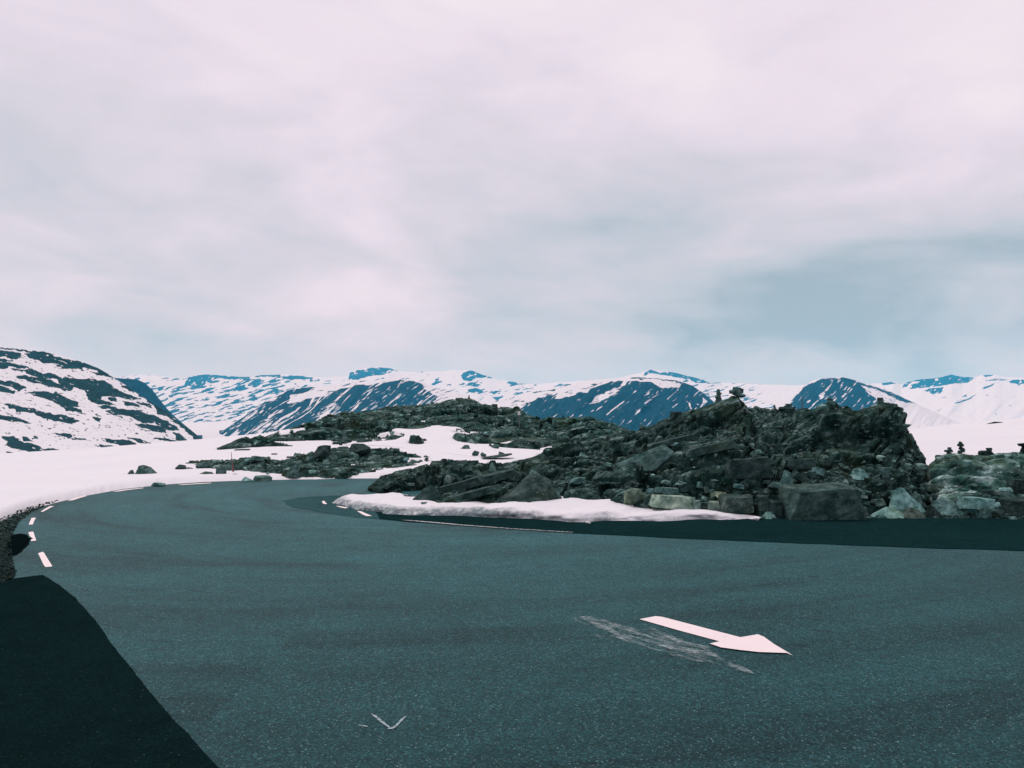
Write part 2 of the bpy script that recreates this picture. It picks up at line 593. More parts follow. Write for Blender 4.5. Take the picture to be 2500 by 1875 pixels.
def rock_disp(V, scale, amp_block, amp_layer, amp_fine, layer=0.22, s=0, tilt=(-0.40, 0.12, 0.9), lw=None, bw=None):
    x, y, z = V[..., 0], V[..., 1], V[..., 2]
    wx = fbm(x / scale * 0.7, y / scale * 0.7, z / scale * 0.7, 3, s + 50)
    tl = np.array(tilt) / np.linalg.norm(tilt)
    q = (x * tl[0] + y * tl[1] + z * tl[2]) / layer + wx * 1.6
    qi = np.floor(q)
    f = q - qi
    zero = np.zeros_like(qi)
    # each bed sticks out by its own amount and breaks off along its length
    seg = np.floor((x * 0.9 + z * 0.3 + y * 0.4) / (layer * 9) + hsh(qi, zero, zero, s + 7) * 9)
    r0 = hsh(qi, seg, zero, s + 8)
    r1 = hsh(qi + 1, seg, zero, s + 8)
    e = np.clip((f - 0.80) / 0.2, 0, 1)
    lay = r0 * (1 - e) + r1 * e - 1.15 * np.exp(-((f - 0.88) / 0.09) ** 2)
    lay = lay - 0.5
    # frame of the beds: long along the bedding, thin across it
    bx = np.cross([0, 1, 0], tl); bx = bx / np.linalg.norm(bx)
    by = np.cross(tl, bx)
    X_ = (x * bx[0] + y * bx[1] + z * bx[2]) / scale + wx * 0.25
    Y_ = (x * by[0] + y * by[1] + z * by[2]) / scale
    Z_ = (x * tl[0] + y * tl[1] + z * tl[2]) / scale + wx * 0.35
    ha, ga = facet(X_ * 0.26, Y_ * 0.36, Z_ * 0.50, s + 20)
    hb, gb = facet(X_ * 0.75, Y_ * 0.95, Z_ * 1.7, s + 24)
    hc, gc = facet(X_ * 2.0, Y_ * 2.3, Z_ * 4.2, s + 28)
    blk = 1.9 * ha - 0.8 * np.exp(-(ga / 0.03) ** 2) + 0.50 * hb - 0.55 * np.exp(-(gb / 0.06) ** 2)
    blk2 = 0.35 * hc - 0.25 * np.exp(-(gc / 0.08) ** 2)
    fine = fbm(x / scale * 5, y / scale * 5, z / scale * 5, 4, s + 40, 0.6)
    lw = 1.0 if lw is None else lw
    bw = 1.0 if bw is None else bw
    return amp_layer * lay * lw + amp_block * bw * (blk + 0.45 * blk2) + amp_fine * fine


def displace(V, amount, dirmix=0.5):
    nrm_ = grid_normals(V)
    dr = nrm_ * (1 - dirmix) + np.array([0, -0.65, 0.75]) * dirmix
    dr = dr / (np.linalg.norm(dr, axis=2, keepdims=True) + 1e-9)
    return V + dr * amount[..., None]


# main knoll inside the bend
K_FOOT = [(898, 1192), (930, 1196), (960, 1206), (1000, 1212), (1030, 1229), (1100, 1226), (1200, 1224), (1300, 1221), (1400, 1216), (1470, 1214), (1520, 1222), (1600, 1236), (1700, 1242),
          (1840, 1246), (1900, 1256), (2000, 1258), (2150, 1255), (2260, 1245), (2300, 1235)]
K_CREST = [(898, 1189), (915, 1172), (930, 1157), (960, 1150), (1000, 1141), (1050, 1130), (1080, 1125), (1150, 1127), (1180, 1134), (1225, 1130), (1260, 1122), (1300, 1112), (1330, 1095), (1400, 1078), (1480, 1060),
           (1560, 1044), (1600, 1031), (1650, 1012), (1700, 999), (1740, 987), (1775, 976), (1800, 972), (1830, 982), (1880, 993), (1940, 992), (1985, 988), (2010, 975), (2040, 970), (2065, 976), (2090, 988),
           (2125, 986), (2160, 982), (2188, 990), (2208, 1012), (2230, 1045), (2245, 1085), (2258, 1112), (2270, 1150), (2285, 1200), (2300, 1232)]
K_CD = [(898, 17.2), (930, 18.5), (1080, 19.8), (1200, 19.5), (1300, 20), (1400, 21.5), (1560, 22), (1700, 20.5), (1800, 19.5), (2050, 17.8), (2190, 17), (2240, 16), (2300, 14.5)]
Vk, Pk, Tk = column_sheet(898, 2300, 800, 210, K_FOOT, K_CREST, [(p, (EYE - float(np.interp(p, [898, 1000, 1830, 1860], [0.06, 0.13, 0.13, 0.0]))) * FPX / (y - HY)) for p, y in K_FOOT], K_CD, g=1.25, back=0.3, back_drop=0.5)
# a stepped profile: apron, wall, shoulder
lw = np.interp(Pk, [900, 1000, 1450, 1700, 2300], [0.5, 1.0, 1.0, 0.55, 0.4])
bw = np.interp(Pk, [900, 1400, 1700, 2300], [0.6, 0.7, 1.1, 1.2])
env = np.clip(np.minimum((Pk - 898) / 40, (2300 - Pk) / 40), 0, 1) * np.where(Tk > 1, 0.3, np.interp(Tk, [-0.1, 0.03, 0.22, 0.78, 0.97, 1], [0.2, 0.35, 1, 1, 0.32, 0.3]))
dk = rock_disp(Vk, 0.80, 0.27, 0.24, 0.05, 0.30, 3, lw=lw, bw=bw) * env
dk += fbm(Vk[..., 0] * 0.8, Vk[..., 1] * 0.8, Vk[..., 2] * 0.8, 2, 77) * 0.22 * env * np.interp(Tk, [0, 0.3, 0.85, 1], [0.5, 1, 0.6, 0.1])
Vk = displace(Vk, dk, 0.55)
ob = link('rock_knoll', grid_mesh('rock_knoll', Vk, False), M_ROCK)
ob.color = (1.35, 1.25, 1.25, 1)
tag(ob, 'dark layered rock knoll inside the road bend', kind='structure')
add_surf(Vk)

# pale ledge at the right edge
L_FOOT = [(2235, 1225), (2300, 1240), (2400, 1244), (2500, 1240), (2900, 1240), (3300, 1240)]
L_CREST = [(2235, 1222), (2258, 1190), (2268, 1140), (2285, 1120), (2310, 1114), (2350, 1113), (2400, 1118), (2440, 1110), (2500, 1106), (2600, 1100), (2900, 1090), (3300, 1080)]
L_CD = [(2235, 14.9), (2300, 15.6), (2500, 15.8), (3300, 16)]
Vl, Pl, Tl = column_sheet(2235, 3300, 330, 130, L_FOOT, L_CREST, None, L_CD, g=1.7, back=0.3, back_drop=0.3)
env = np.clip((Pl - 2235) / 40, 0, 1) * np.where(Tl > 1, 0.4, np.interp(Tl, [-0.1, 0.1, 0.8, 1], [0.3, 1, 1, 0.4]))
dl = rock_disp(Vl, 0.9, 0.16, 0.10, 0.045, 0.16, 13, tilt=(-0.1, 0.1, 0.98)) * env
dl += fbm(Vl[..., 0] * 0.9, Vl[..., 1] * 0.9, Vl[..., 2] * 0.9, 2, 78) * 0.16 * env
Vl = displace(Vl, dl, 0.5)
ob = link('rock_ledge', grid_mesh('rock_ledge', Vl, True), M_ROCK)
ob.color = (3.6, 3.0, 3.1, 1)
tag(ob, 'pale broad rock ledge right of the knoll', kind='structure')
add_surf(Vl)

# low outcrop beyond the road
O_FOOT = [(415, 1146), (500, 1144), (560, 1148), (600, 1153), (650, 1160), (700, 1165), (840, 1165), (900, 1160), (960, 1150), (1010, 1141), (1090, 1136)]
O_CREST = [(415, 1145), (460, 1137), (480, 1130), (560, 1129), (590, 1123), (640, 1117), (690, 1123), (740, 1115), (800, 1107), (850, 1103), (925, 1100), (970, 1103), (1010, 1112), (1045, 1124), (1075, 1133), (1090, 1135)]
O_FD = [(p, EYE * FPX / (y - HY) * 0.985) for p, y in O_FOOT]
O_CD = [(p, 3300 / (interp(np.array([p]), O_FOOT)[0] - HY) + dd) for p, dd in ((415, 0.8), (500, 2), (640, 4), (740, 5.5), (925, 6.0), (1010, 3.5), (1090, 1.2))]
Vo, Po, To = column_sheet(415, 1090, 420, 90, O_FOOT, O_CREST, O_FD, O_CD, g=1.0, back=0.3, back_drop=0.4)
env = np.clip(np.minimum((Po - 415) / 30, (1090 - Po) / 30), 0, 1) * np.where(To > 1, 1, np.interp(To, [-0.1, 0.1, 0.9, 1], [0.4, 1, 1, 0.5]))
do_ = rock_disp(Vo, 0.8, 0.13, 0.12, 0.04, 0.22, 23, tilt=(-0.25, 0.1, 0.95)) * env
Vo = displace(Vo, do_ + 0.07 * env, 0.5)
ob = link('rock_outcrop', grid_mesh('rock_outcrop', Vo, False), M_ROCK)
ob.color = (1.9, 1.7, 1.7, 1)
tag(ob, 'low lichened rock outcrop beyond the road', kind='structure')
add_surf(Vo)

# rocky hill behind
H_FOOT = [(530, 1095), (640, 1089), (800, 1083), (870, 1088), (950, 1092), (1100, 1112), (1200, 1124), (1300, 1118), (1400, 1110), (1700, 1100)]
H_CREST = [(530, 1094), (560, 1089), (590, 1083), (640, 1066), (680, 1055), (740, 1037), (800, 1014), (870, 1006), (900, 1001), (950, 993), (1000, 988), (1050, 988), (1100, 976), (1130, 968), (1150, 971), (1190, 989), (1230, 997),
           (1262, 994), (1280, 1005), (1320, 1021), (1370, 1024), (1440, 1022), (1500, 1038), (1540, 1051), (1600, 1056), (1700, 1070)]
H_FD = [(p, 3150 / (y - HY)) for p, y in H_FOOT]
H_CD = [(530, 35.5), (640, 44), (740, 54), (900, 62), (1130, 70), (1270, 62), (1400, 50), (1540, 42), (1700, 36)]
Vh0, Ph, Th = column_sheet(530, 1700, 640, 150, H_FOOT, H_CREST, H_FD, H_CD, g=0.9, back=0.3, back_drop=0.8)
env = np.clip((Ph - 530) / 60, 0.1, 1) * np.where(Th > 1, 0.4, np.interp(Th, [-0.1, 0.05, 0.85, 1], [0.3, 1, 1, 0.4]))
dh = rock_disp(Vh0, 2.0, 0.26, 0.30, 0.10, 0.55, 33, tilt=(-0.12, -0.10, 0.98)) * env
pyh = HY - FPX * (Vh0[..., 2] - EYE) / Vh0[..., 1]
dh += fbm(Vh0[..., 0] * 0.25, Vh0[..., 1] * 0.25, None, 3, 79) * 0.30 * env
# snow lying on the hill
SN = [crop([(-60, 865), (200, 840), (430, 825), (490, 800), (510, 770), (400, 740), (430, 720), (570, 735), (700, 710), (810, 690), (1000, 710), (1040, 730), (900, 735), (950, 755), (1060, 760), (1160, 790), (950, 810),
            (1000, 840), (1150, 862), (1350, 855), (1450, 835), (1540, 825), (1400, 880), (1290, 890), (1210, 930), (1240, 945), (1340, 950), (1160, 990), (1250, 1000), (1400, 990), (1560, 930), (1680, 915), (1560, 990), (1400, 1010),
            (1220, 1080), (1170, 1080), (1050, 1080), (900, 1060), (700, 1040), (560, 1000), (350, 960), (200, 960), (-60, 960)], 850, 850, 3.687),
      crop([(590, 670), (720, 648), (745, 660), (620, 690)], 850, 850, 3.687), crop([(1095, 750), (1200, 753), (1190, 765), (1110, 772)], 850, 850, 3.687),
      crop([(1735, 897), (1830, 888), (1840, 900), (1760, 925)], 850, 850, 3.687), crop([(270, 768), (370, 752), (380, 765)], 850, 850, 3.687),
      crop([(820, 748), (1080, 718), (1115, 735), (900, 775)], 450, 850, 3.687)]
jx = fbm(Vh0[..., 0] * 0.9, Vh0[..., 1] * 0.5, None, 4, 61) * 7
jy = fbm(Vh0[..., 0] * 0.9, Vh0[..., 1] * 0.5, None, 4, 63) * 4
sd_ = polys_sd(Ph + jx, pyh + jy, SN)
isl = poly_sd(Ph + jx, pyh + jy, crop([(550, 847), (640, 836), (710, 838), (640, 864), (570, 860)], 850, 850, 3.687))
sd_ = np.minimum(sd_, -isl)
inn = np.clip(sd_ / 5.0 + 0.25, 0, 1)
dh = dh * (1 - 0.85 * inn) - 0.16 * inn
Vh = displace(Vh0, dh, 0.6)
ob = link('rock_hill', grid_mesh('rock_hill', Vh, False), M_HILL)
ob.color = (1.7, 1.5, 1.5, 1)
tag(ob, 'dark rubbly hill with snow patches beyond the bend', kind='structure')
add_surf(Vh)
Vs = Vh0.copy()
Vs[..., 2] += np.where(sd_ > 0, 0.01 + 0.05 * np.clip(sd_ / 6.0, 0, 1), -0.7 * np.clip(-sd_ / 3.0, 0, 1))
keep = (Th <= 1.0)
rows = np.where(keep[:, 0])[0]
ob = link('snow_patch', grid_mesh('snow_patch', Vs[rows]), M_SNOW)
tag(ob, 'snow patches lying in the hollow of the rocky hill', kind='structure')
add_surf(Vs[rows])
add_surf(TERR[::2, ::2])
SURF_V_N = len(SURF_V)
SURF_V.extend([(-80, -30, 0), (120, -30, 0), (120, 16, 0), (-80, 16, 0)])
SURF_F.append((SURF_V_N, SURF_V_N + 1, SURF_V_N + 2, SURF_V_N + 3))
BVH = BVHTree.FromPolygons(SURF_V, SURF_F)


def hit(px, py):
    dv = Vector(((px - CX) / FPX, 1.0, -(py - HY) / FPX)).normalized()
    loc, nrm_, i, dd = BVH.ray_cast(Vector((0, 0, EYE)), dv)
    return loc, nrm_


def hit_down(px, py):
    for k in range(60):
        loc, nn = hit(px, py + k)
        if loc is not None and loc.y < 90:
            return loc
    return Vector(at(px, py, 20.0))


# ------------------------------------------------------------------ mountains
def mountain(name, label, ridge, d_ridge, d_base, py_base, nc, nr, mask, material, rough=2.0, px0=None, px1=None, g=1.0, z_back=-150.0, freq=1.0, s=0, spur=0.05):
    px0 = ridge[0][0] if px0 is None else px0
    px1 = ridge[-1][0] if px1 is None else px1
    pxs = np.linspace(px0, px1, nc)
    ts = np.concatenate([np.linspace(0, 1, nr), np.linspace(1.05, 1.5, 8)])
    P, T = np.meshgrid(pxs, ts)
    pr = interp(P, ridge)
    pr = pr + fbm(P / 22.0, P * 0 + s, None, 4, s, 0.55) * rough
    pb = np.maximum(py_base if not isinstance(py_base, list) else interp(P, py_base), pr + 1.0)
    dr = d_ridge if not isinstance(d_ridge, list) else interp(P, d_ridge)
    db = d_base if not isinstance(d_base, list) else interp(P, d_base)
    Tc = np.clip(T, 0, 1)
    py = pb + (pr - pb) * Tc
    d = db + (dr - db) * Tc ** g
    # spurs and gullies run down the slope
    sp = fbm(P / 30.0 * freq + py / 45.0, py / 90.0 * freq, None, 5, s + 5, 0.55)
    d = d + sp * spur * dr * (1 - np.abs(2 * Tc - 1) ** 3) * 0.6
    z = EYE - (py - HY) / FPX * d
    bk = np.clip(T - 1, 0, None) / 0.5
    z = z + (z_back - z) * bk
    d = d + bk * dr * 0.16
    z = np.maximum(z, -155.0)
    V = np.stack([(P - CX) / FPX * d, d, z], -1)
    sn = mask(P, py)
    ob = link(name, grid_mesh(name, V, True, {'snow': np.clip(sn, 0, 1)}), material)
    tag(ob, label, kind='structure')
    return V


def sdmask(P, py, rock_polys, soft=2.0, jx=5, jy=2.5, fq=14.0, s=0):
    a = fbm(P / fq, py / fq * 1.6, None, 4, s) * jx
    b = fbm(P / fq, py / fq * 1.6, None, 4, s + 9) * jy
    return polys_sd(P + a, py + b, rock_polys, 20.0) / soft


def streak(P, py, ang, lx, ly, s, oct=5):
    ca, sa = math.cos(rad(ang)), math.sin(rad(ang))
    P = P + vn(P / 55.0, py / 40.0, None, s + 200) * 7
    py = py + vn(P / 55.0, py / 40.0, None, s + 201) * 6
    u = P * ca - py * sa
    v = P * sa + py * ca
    return fbm(u / lx, v / ly, None, oct, s, 0.58)


# left mountain: white slope banded by dark rock ribs
LM = [crop(p, 0, 840, 4.254) for p in [
    [(-60, 60), (70, 68), (210, 95), (225, 130), (140, 165), (60, 130), (-60, 120)], [(-60, 140), (130, 175), (60, 178), (-60, 160)],
    [(-60, 185), (80, 190), (300, 240), (180, 245), (80, 215), (70, 250), (-60, 240)],
    [(260, 95), (420, 85), (510, 100), (620, 140), (700, 165), (840, 180), (960, 215), (1040, 250), (1110, 300), (1180, 350), (1080, 330), (960, 300), (1060, 300), (930, 250), (850, 240), (860, 275), (780, 250), (680, 260), (600, 235), (540, 185), (470, 190), (380, 165), (280, 125)],
    [(0, 35), (120, 45), (300, 70), (440, 85), (520, 105), (640, 145), (740, 165), (740, 175), (600, 145), (500, 112), (300, 80), (120, 55), (0, 42)],
    [(100, 255), (220, 265), (330, 265), (420, 300), (540, 310), (650, 350), (620, 365), (500, 350), (420, 355), (340, 320), (240, 300), (190, 275)],
    [(170, 340), (260, 335), (420, 355), (530, 375), (600, 420), (720, 480), (700, 495), (600, 455), (480, 425), (380, 400), (260, 375)],
    [(610, 370), (700, 355), (850, 370), (980, 365), (1090, 385), (1170, 430), (1230, 490), (1340, 520), (1450, 570), (1370, 575), (1270, 560), (1140, 540), (1050, 545), (1040, 580), (940, 555), (900, 515), (880, 480), (760, 450), (720, 485), (640, 440)],
    [(-60, 365), (60, 385), (190, 415), (270, 465), (200, 465), (190, 490), (130, 450), (-60, 400)], [(-60, 425), (60, 450), (140, 490), (130, 515), (60, 500), (-60, 470)],
    [(275, 498), (420, 490), (560, 510), (660, 545), (800, 600), (820, 650), (700, 630), (640, 640), (560, 590), (440, 555), (360, 530)],
    [(640, 640), (720, 630), (860, 695), (850, 720), (760, 690), (700, 700)],
    [(40, 615), (130, 630), (250, 670), (330, 665), (430, 705), (560, 735), (680, 745), (810, 805), (730, 825), (620, 800), (520, 770), (420, 755), (300, 705), (190, 695), (110, 665)],
    [(-60, 720), (60, 745), (170, 760), (320, 825), (160, 805), (-60, 770)],
    [(930, 560), (1010, 575), (1120, 595), (1180, 625), (1060, 625), (940, 600)], [(1125, 555), (1190, 560), (1200, 585), (1150, 588)],
    [(1275, 595), (1370, 600), (1460, 650), (1380, 640), (1300, 635)], [(1430, 600), (1560, 620), (1580, 660), (1480, 640)],
    [(1020, 650), (1090, 640), (1250, 670), (1350, 680), (1460, 690), (1530, 740), (1640, 745), (1700, 800), (1830, 860), (1840, 900), (1730, 880), (1640, 830), (1590, 790), (1600, 820), (1500, 825), (1390, 775), (1340, 740), (1180, 740), (1110, 700), (1180, 690)],
    [(1270, 435), (1380, 445), (1420, 490), (1550, 520), (1650, 570), (1700, 600), (1760, 650), (1850, 720), (1950, 800), (2030, 880), (2150, 1010), (2060, 1010), (1960, 920), (1900, 860), (1800, 800), (1720, 740), (1640, 720), (1650, 680), (1580, 620), (1460, 540), (1420, 500), (1330, 480)],
    [(1400, 825), (1540, 840), (1680, 860), (1730, 915), (1640, 910), (1520, 880)], [(1800, 920), (1870, 935), (1980, 1030), (1940, 1040), (1840, 980)], [(1590, 985), (1720, 980), (1830, 995), (1960, 1035), (1900, 1035), (1740, 1010)],
    [(1050, 985), (1180, 990), (1330, 1000), (1430, 1040), (1590, 1095), (1430, 1110), (1340, 1070), (1180, 1030)], [(1320, 970), (1420, 980), (1560, 1025), (1480, 1030)], [(1040, 1045), (1160, 1060), (1290, 1090), (1370, 1120), (1200, 1130), (1080, 1090)],
    [(990, 1105), (1060, 1095), (1115, 1120), (1050, 1130)], [(850, 1115), (980, 1125), (1070, 1160), (970, 1190), (870, 1185), (760, 1125), (800, 1110)],
    [(560, 920), (640, 935), (740, 935), (760, 965), (920, 1000), (740, 980), (640, 950)],
    [(20, 965), (120, 965), (220, 1010), (340, 1035), (430, 1080), (600, 1100), (700, 1140), (840, 1195), (740, 1205), (640, 1170), (560, 1190), (400, 1170), (290, 1110), (180, 1100), (60, 1050), (80, 1010)],
    [(230, 960), (290, 970), (330, 1005), (250, 1000)], [(340, 955), (385, 975), (350, 985)], [(65, 1120), (190, 1155), (65, 1165)], [(360, 1180), (490, 1210), (490, 1225), (390, 1225)], [(85, 1185), (128, 1187), (110, 1203)],
    [(1960, 760), (2010, 800), (2040, 810)], [(960, 760), (1050, 780), (1040, 800), (980, 785)], [(1000, 725), (1050, 745), (1020, 748)]]]
LM_RIDGE = [(-900, 800), (-300, 832), (0, 848), (60, 853), (110, 858), (150, 869), (200, 883), (240, 899), (280, 923), (310, 942), (340, 964), (375, 987), (405, 1005), (440, 1032), (470, 1055), (500, 1077), (540, 1105)]


def lm_mask(P, py):
    sdv = sdmask(P, py, LM, 2.2, 8, 4.0, 12.0, 101) + 0.45
    sdv = np.minimum(sdv, -(streak(P, py, -20, 14, 3.2, 115) - 0.44) * 5)
    bits = streak(P, py, -17, 9, 2.6, 111) - 0.37 - 0.25 * np.clip((py - 1060) / 60, 0, 1)
    left = streak(P, py, -14, 40, 8, 119) - 0.10
    sdv = np.where(P < -12, left * 3, sdv)
    return 0.5 - np.maximum(sdv, bits * 2.0) * 0.5


mountain('snow_mountain', 'near snowy mountainside with dark rock ribs at left', LM_RIDGE, [(-900, 1300), (0, 1150), (300, 950), (540, 760)], [(-900, 330), (0, 330), (540, 420)], [(-900, 1210), (0, 1180), (540, 1160)], 620, 250, lm_mask, M_NEAR_MT, 1.2, s=1, freq=0.45, spur=0.035)

# dark shoulder just behind it
mountain('dark_shoulder', 'bare dark blue shoulder behind the left mountainside', [(180, 930), (240, 922), (275, 922), (310, 924), (335, 927), (355, 936), (372, 952), (388, 973), (405, 995), (425, 1015), (460, 1045), (510, 1085), (540, 1110)],
         4200, 3000, 1130, 160, 60, lambda P, y: 0.25 + 0.25 * streak(P, y, 30, 20, 6, 131), M_MT, 1.0, s=2)

# centre-left mountain: dark faces cut by slanting snow gullies
D_RIDGE = [(430, 1110), (500, 1082), (530, 1062), (570, 1034), (620, 1000), (660, 972), (700, 952), (760, 944), (830, 938), (880, 930), (930, 928), (985, 926), (1020, 931), (1060, 944), (1110, 955), (1160, 975), (1210, 990), (1300, 1010), (1400, 1040)]
D_ROCK = [crop(p, 450, 850, 3.687) for p in [
    [(150, 850), (230, 760), (430, 680), (620, 560), (700, 500), (800, 470), (890, 395), (960, 375), (1050, 350), (1180, 355), (1150, 385), (1080, 400), (960, 420), (930, 500), (1060, 480), (1150, 440), (1280, 430), (1390, 370), (1560, 330), (1700, 330), (1800, 305), (1950, 290), (2060, 300), (2150, 350), (2260, 420), (2300, 520), (2000, 560), (1300, 640), (1000, 720), (700, 800), (300, 870)],
    [(700, 430), (780, 400), (860, 385), (720, 460)], [(2050, 290), (2130, 320), (2180, 350), (2100, 340)]]]


def d_mask(P, py):
    sdv = sdmask(P, py, D_ROCK, 2.5, 6, 4, 12.0, 141)
    g1_ = streak(P, py, 38, 70, 4.6, 143, 4)
    g2_ = streak(P, py, 36, 26, 2.6, 147, 4)
    gul = np.maximum((g1_ - 0.20) * 7, (g2_ - 0.30) * 6)
    sdv = np.minimum(sdv, -gul + 0.4)
    out_ = (streak(P, py, 14, 22, 3.5, 149) - 0.30) * 4
    return 0.5 - np.maximum(sdv, out_) * 0.5


mountain('ribbed_mountain', 'dark mountain face cut by slanting snow gullies at centre left', D_RIDGE, 5200, 3300, [(430, 1112), (800, 1110), (1400, 1060)], 520, 150, d_mask, M_MT, 1.6, s=3)

# centre-right mountain
C_RIDGE = [(1060, 1040), (1150, 1000), (1230, 972), (1300, 955), (1370, 942), (1420, 931), (1480, 926), (1540, 921), (1600, 922), (1650, 929), (1690, 941), (1715, 958), (1735, 975), (1755, 992), (1790, 1020), (1850, 1060)]
C_ROCK = [crop(p, 1250, 880, 3.687) for p in [
    [(60, 440), (180, 370), (250, 330), (300, 330), (320, 300), (360, 310), (410, 290), (390, 350), (460, 340), (530, 320), (600, 290), (680, 290), (720, 250), (820, 215), (900, 190), (1000, 185), (950, 240), (840, 290), (760, 320), (690, 400), (780, 370), (880, 330), (960, 270), (1050, 190), (1110, 180), (1180, 190), (1260, 190), (1300, 220), (1350, 250), (1420, 245), (1510, 240), (1500, 190), (1560, 195), (1640, 220), (1720, 270), (1790, 320), (1830, 370), (2050, 500), (1700, 640), (900, 640), (300, 560), (60, 500)],
    [(1050, 155), (1110, 145), (1200, 155), (1330, 170), (1500, 180), (1560, 200), (1400, 185), (1290, 172), (1240, 165), (1190, 162), (1120, 168)]]]
C_SNOW = [crop(p, 1250, 880, 3.687) for p in [
    [(840, 490), (900, 440), (1010, 358), (1005, 375), (930, 430), (860, 490)], [(1185, 385), (1240, 345), (1262, 350), (1220, 380), (1190, 395)], [(1100, 495), (1130, 450), (1158, 432), (1150, 460)], [(1025, 575), (1090, 527), (1070, 550)],
    [(505, 520), (555, 480), (550, 495)], [(595, 512), (640, 475), (630, 495)], [(1205, 315), (1245, 280), (1230, 305)], [(1290, 300), (1320, 270), (1310, 295)], [(1565, 362), (1595, 375), (1618, 435), (1605, 440), (1590, 395)],
    [(1715, 330), (1760, 365), (1745, 390), (1690, 430), (1720, 380)], [(1650, 385), (1685, 395), (1670, 403)]]]


def c_mask(P, py):
    sdv = sdmask(P, py, C_ROCK, 2.5, 5, 3, 10.0, 151)
    sn_ = sdmask(P, py, C_SNOW, 1.3, 2.0, 1.2, 8.0, 153)
    g_ = (streak(P, py, 40, 30, 2.2, 157, 4) - 0.46) * 6
    sdv = np.minimum(sdv, -np.maximum(sn_, g_))
    o_ = (streak(P, py, 12, 20, 3.0, 159) - 0.36) * 4
    return 0.5 - np.maximum(sdv, o_) * 0.5


mountain('domed_mountain', 'dark domed mountain with a snow cap behind the knoll', C_RIDGE, 4700, 3300, 1085, 440, 140, c_mask, M_MT, 1.2, s=4)

# right mountain
F_RIDGE = [(1860, 1040), (1900, 1010), (1935, 975), (1960, 945), (1980, 930), (2010, 923), (2055, 921), (2085, 927), (2120, 938), (2160, 950), (2200, 968), (2235, 985), (2290, 1010), (2360, 1040)]
F_ROCK = [crop(p, 2000, 880, 3.318) for p in [
    [(-400, 420), (-250, 330), (-80, 190), (20, 150), (120, 145), (200, 140), (280, 150), (350, 185), (430, 205), (520, 240), (620, 270), (700, 300), (780, 345), (700, 340), (600, 300), (480, 240), (380, 210), (330, 200), (390, 260), (450, 300), (500, 360), (300, 420), (0, 500)]]]


def f_mask(P, py):
    sdv = sdmask(P, py, F_ROCK, 2.2, 6, 3, 9.0, 161)
    g_ = (streak(P, py, 40, 18, 3.5, 163, 4) - 0.34) * 5
    o_ = (streak(P, py, -25, 16, 3.0, 165) - 0.30) * 4 - np.clip((py - 975) / 20, 0, 3)
    return 0.5 - np.maximum(np.minimum(sdv, -g_), o_) * 0.5


mountain('blue_mountain', 'blue rounded mountain behind the right end of the knoll', F_RIDGE, 5600, 4000, [(1860, 1080), (2360, 1060)], 300, 110, f_mask, M_MT, 1.2, s=5)

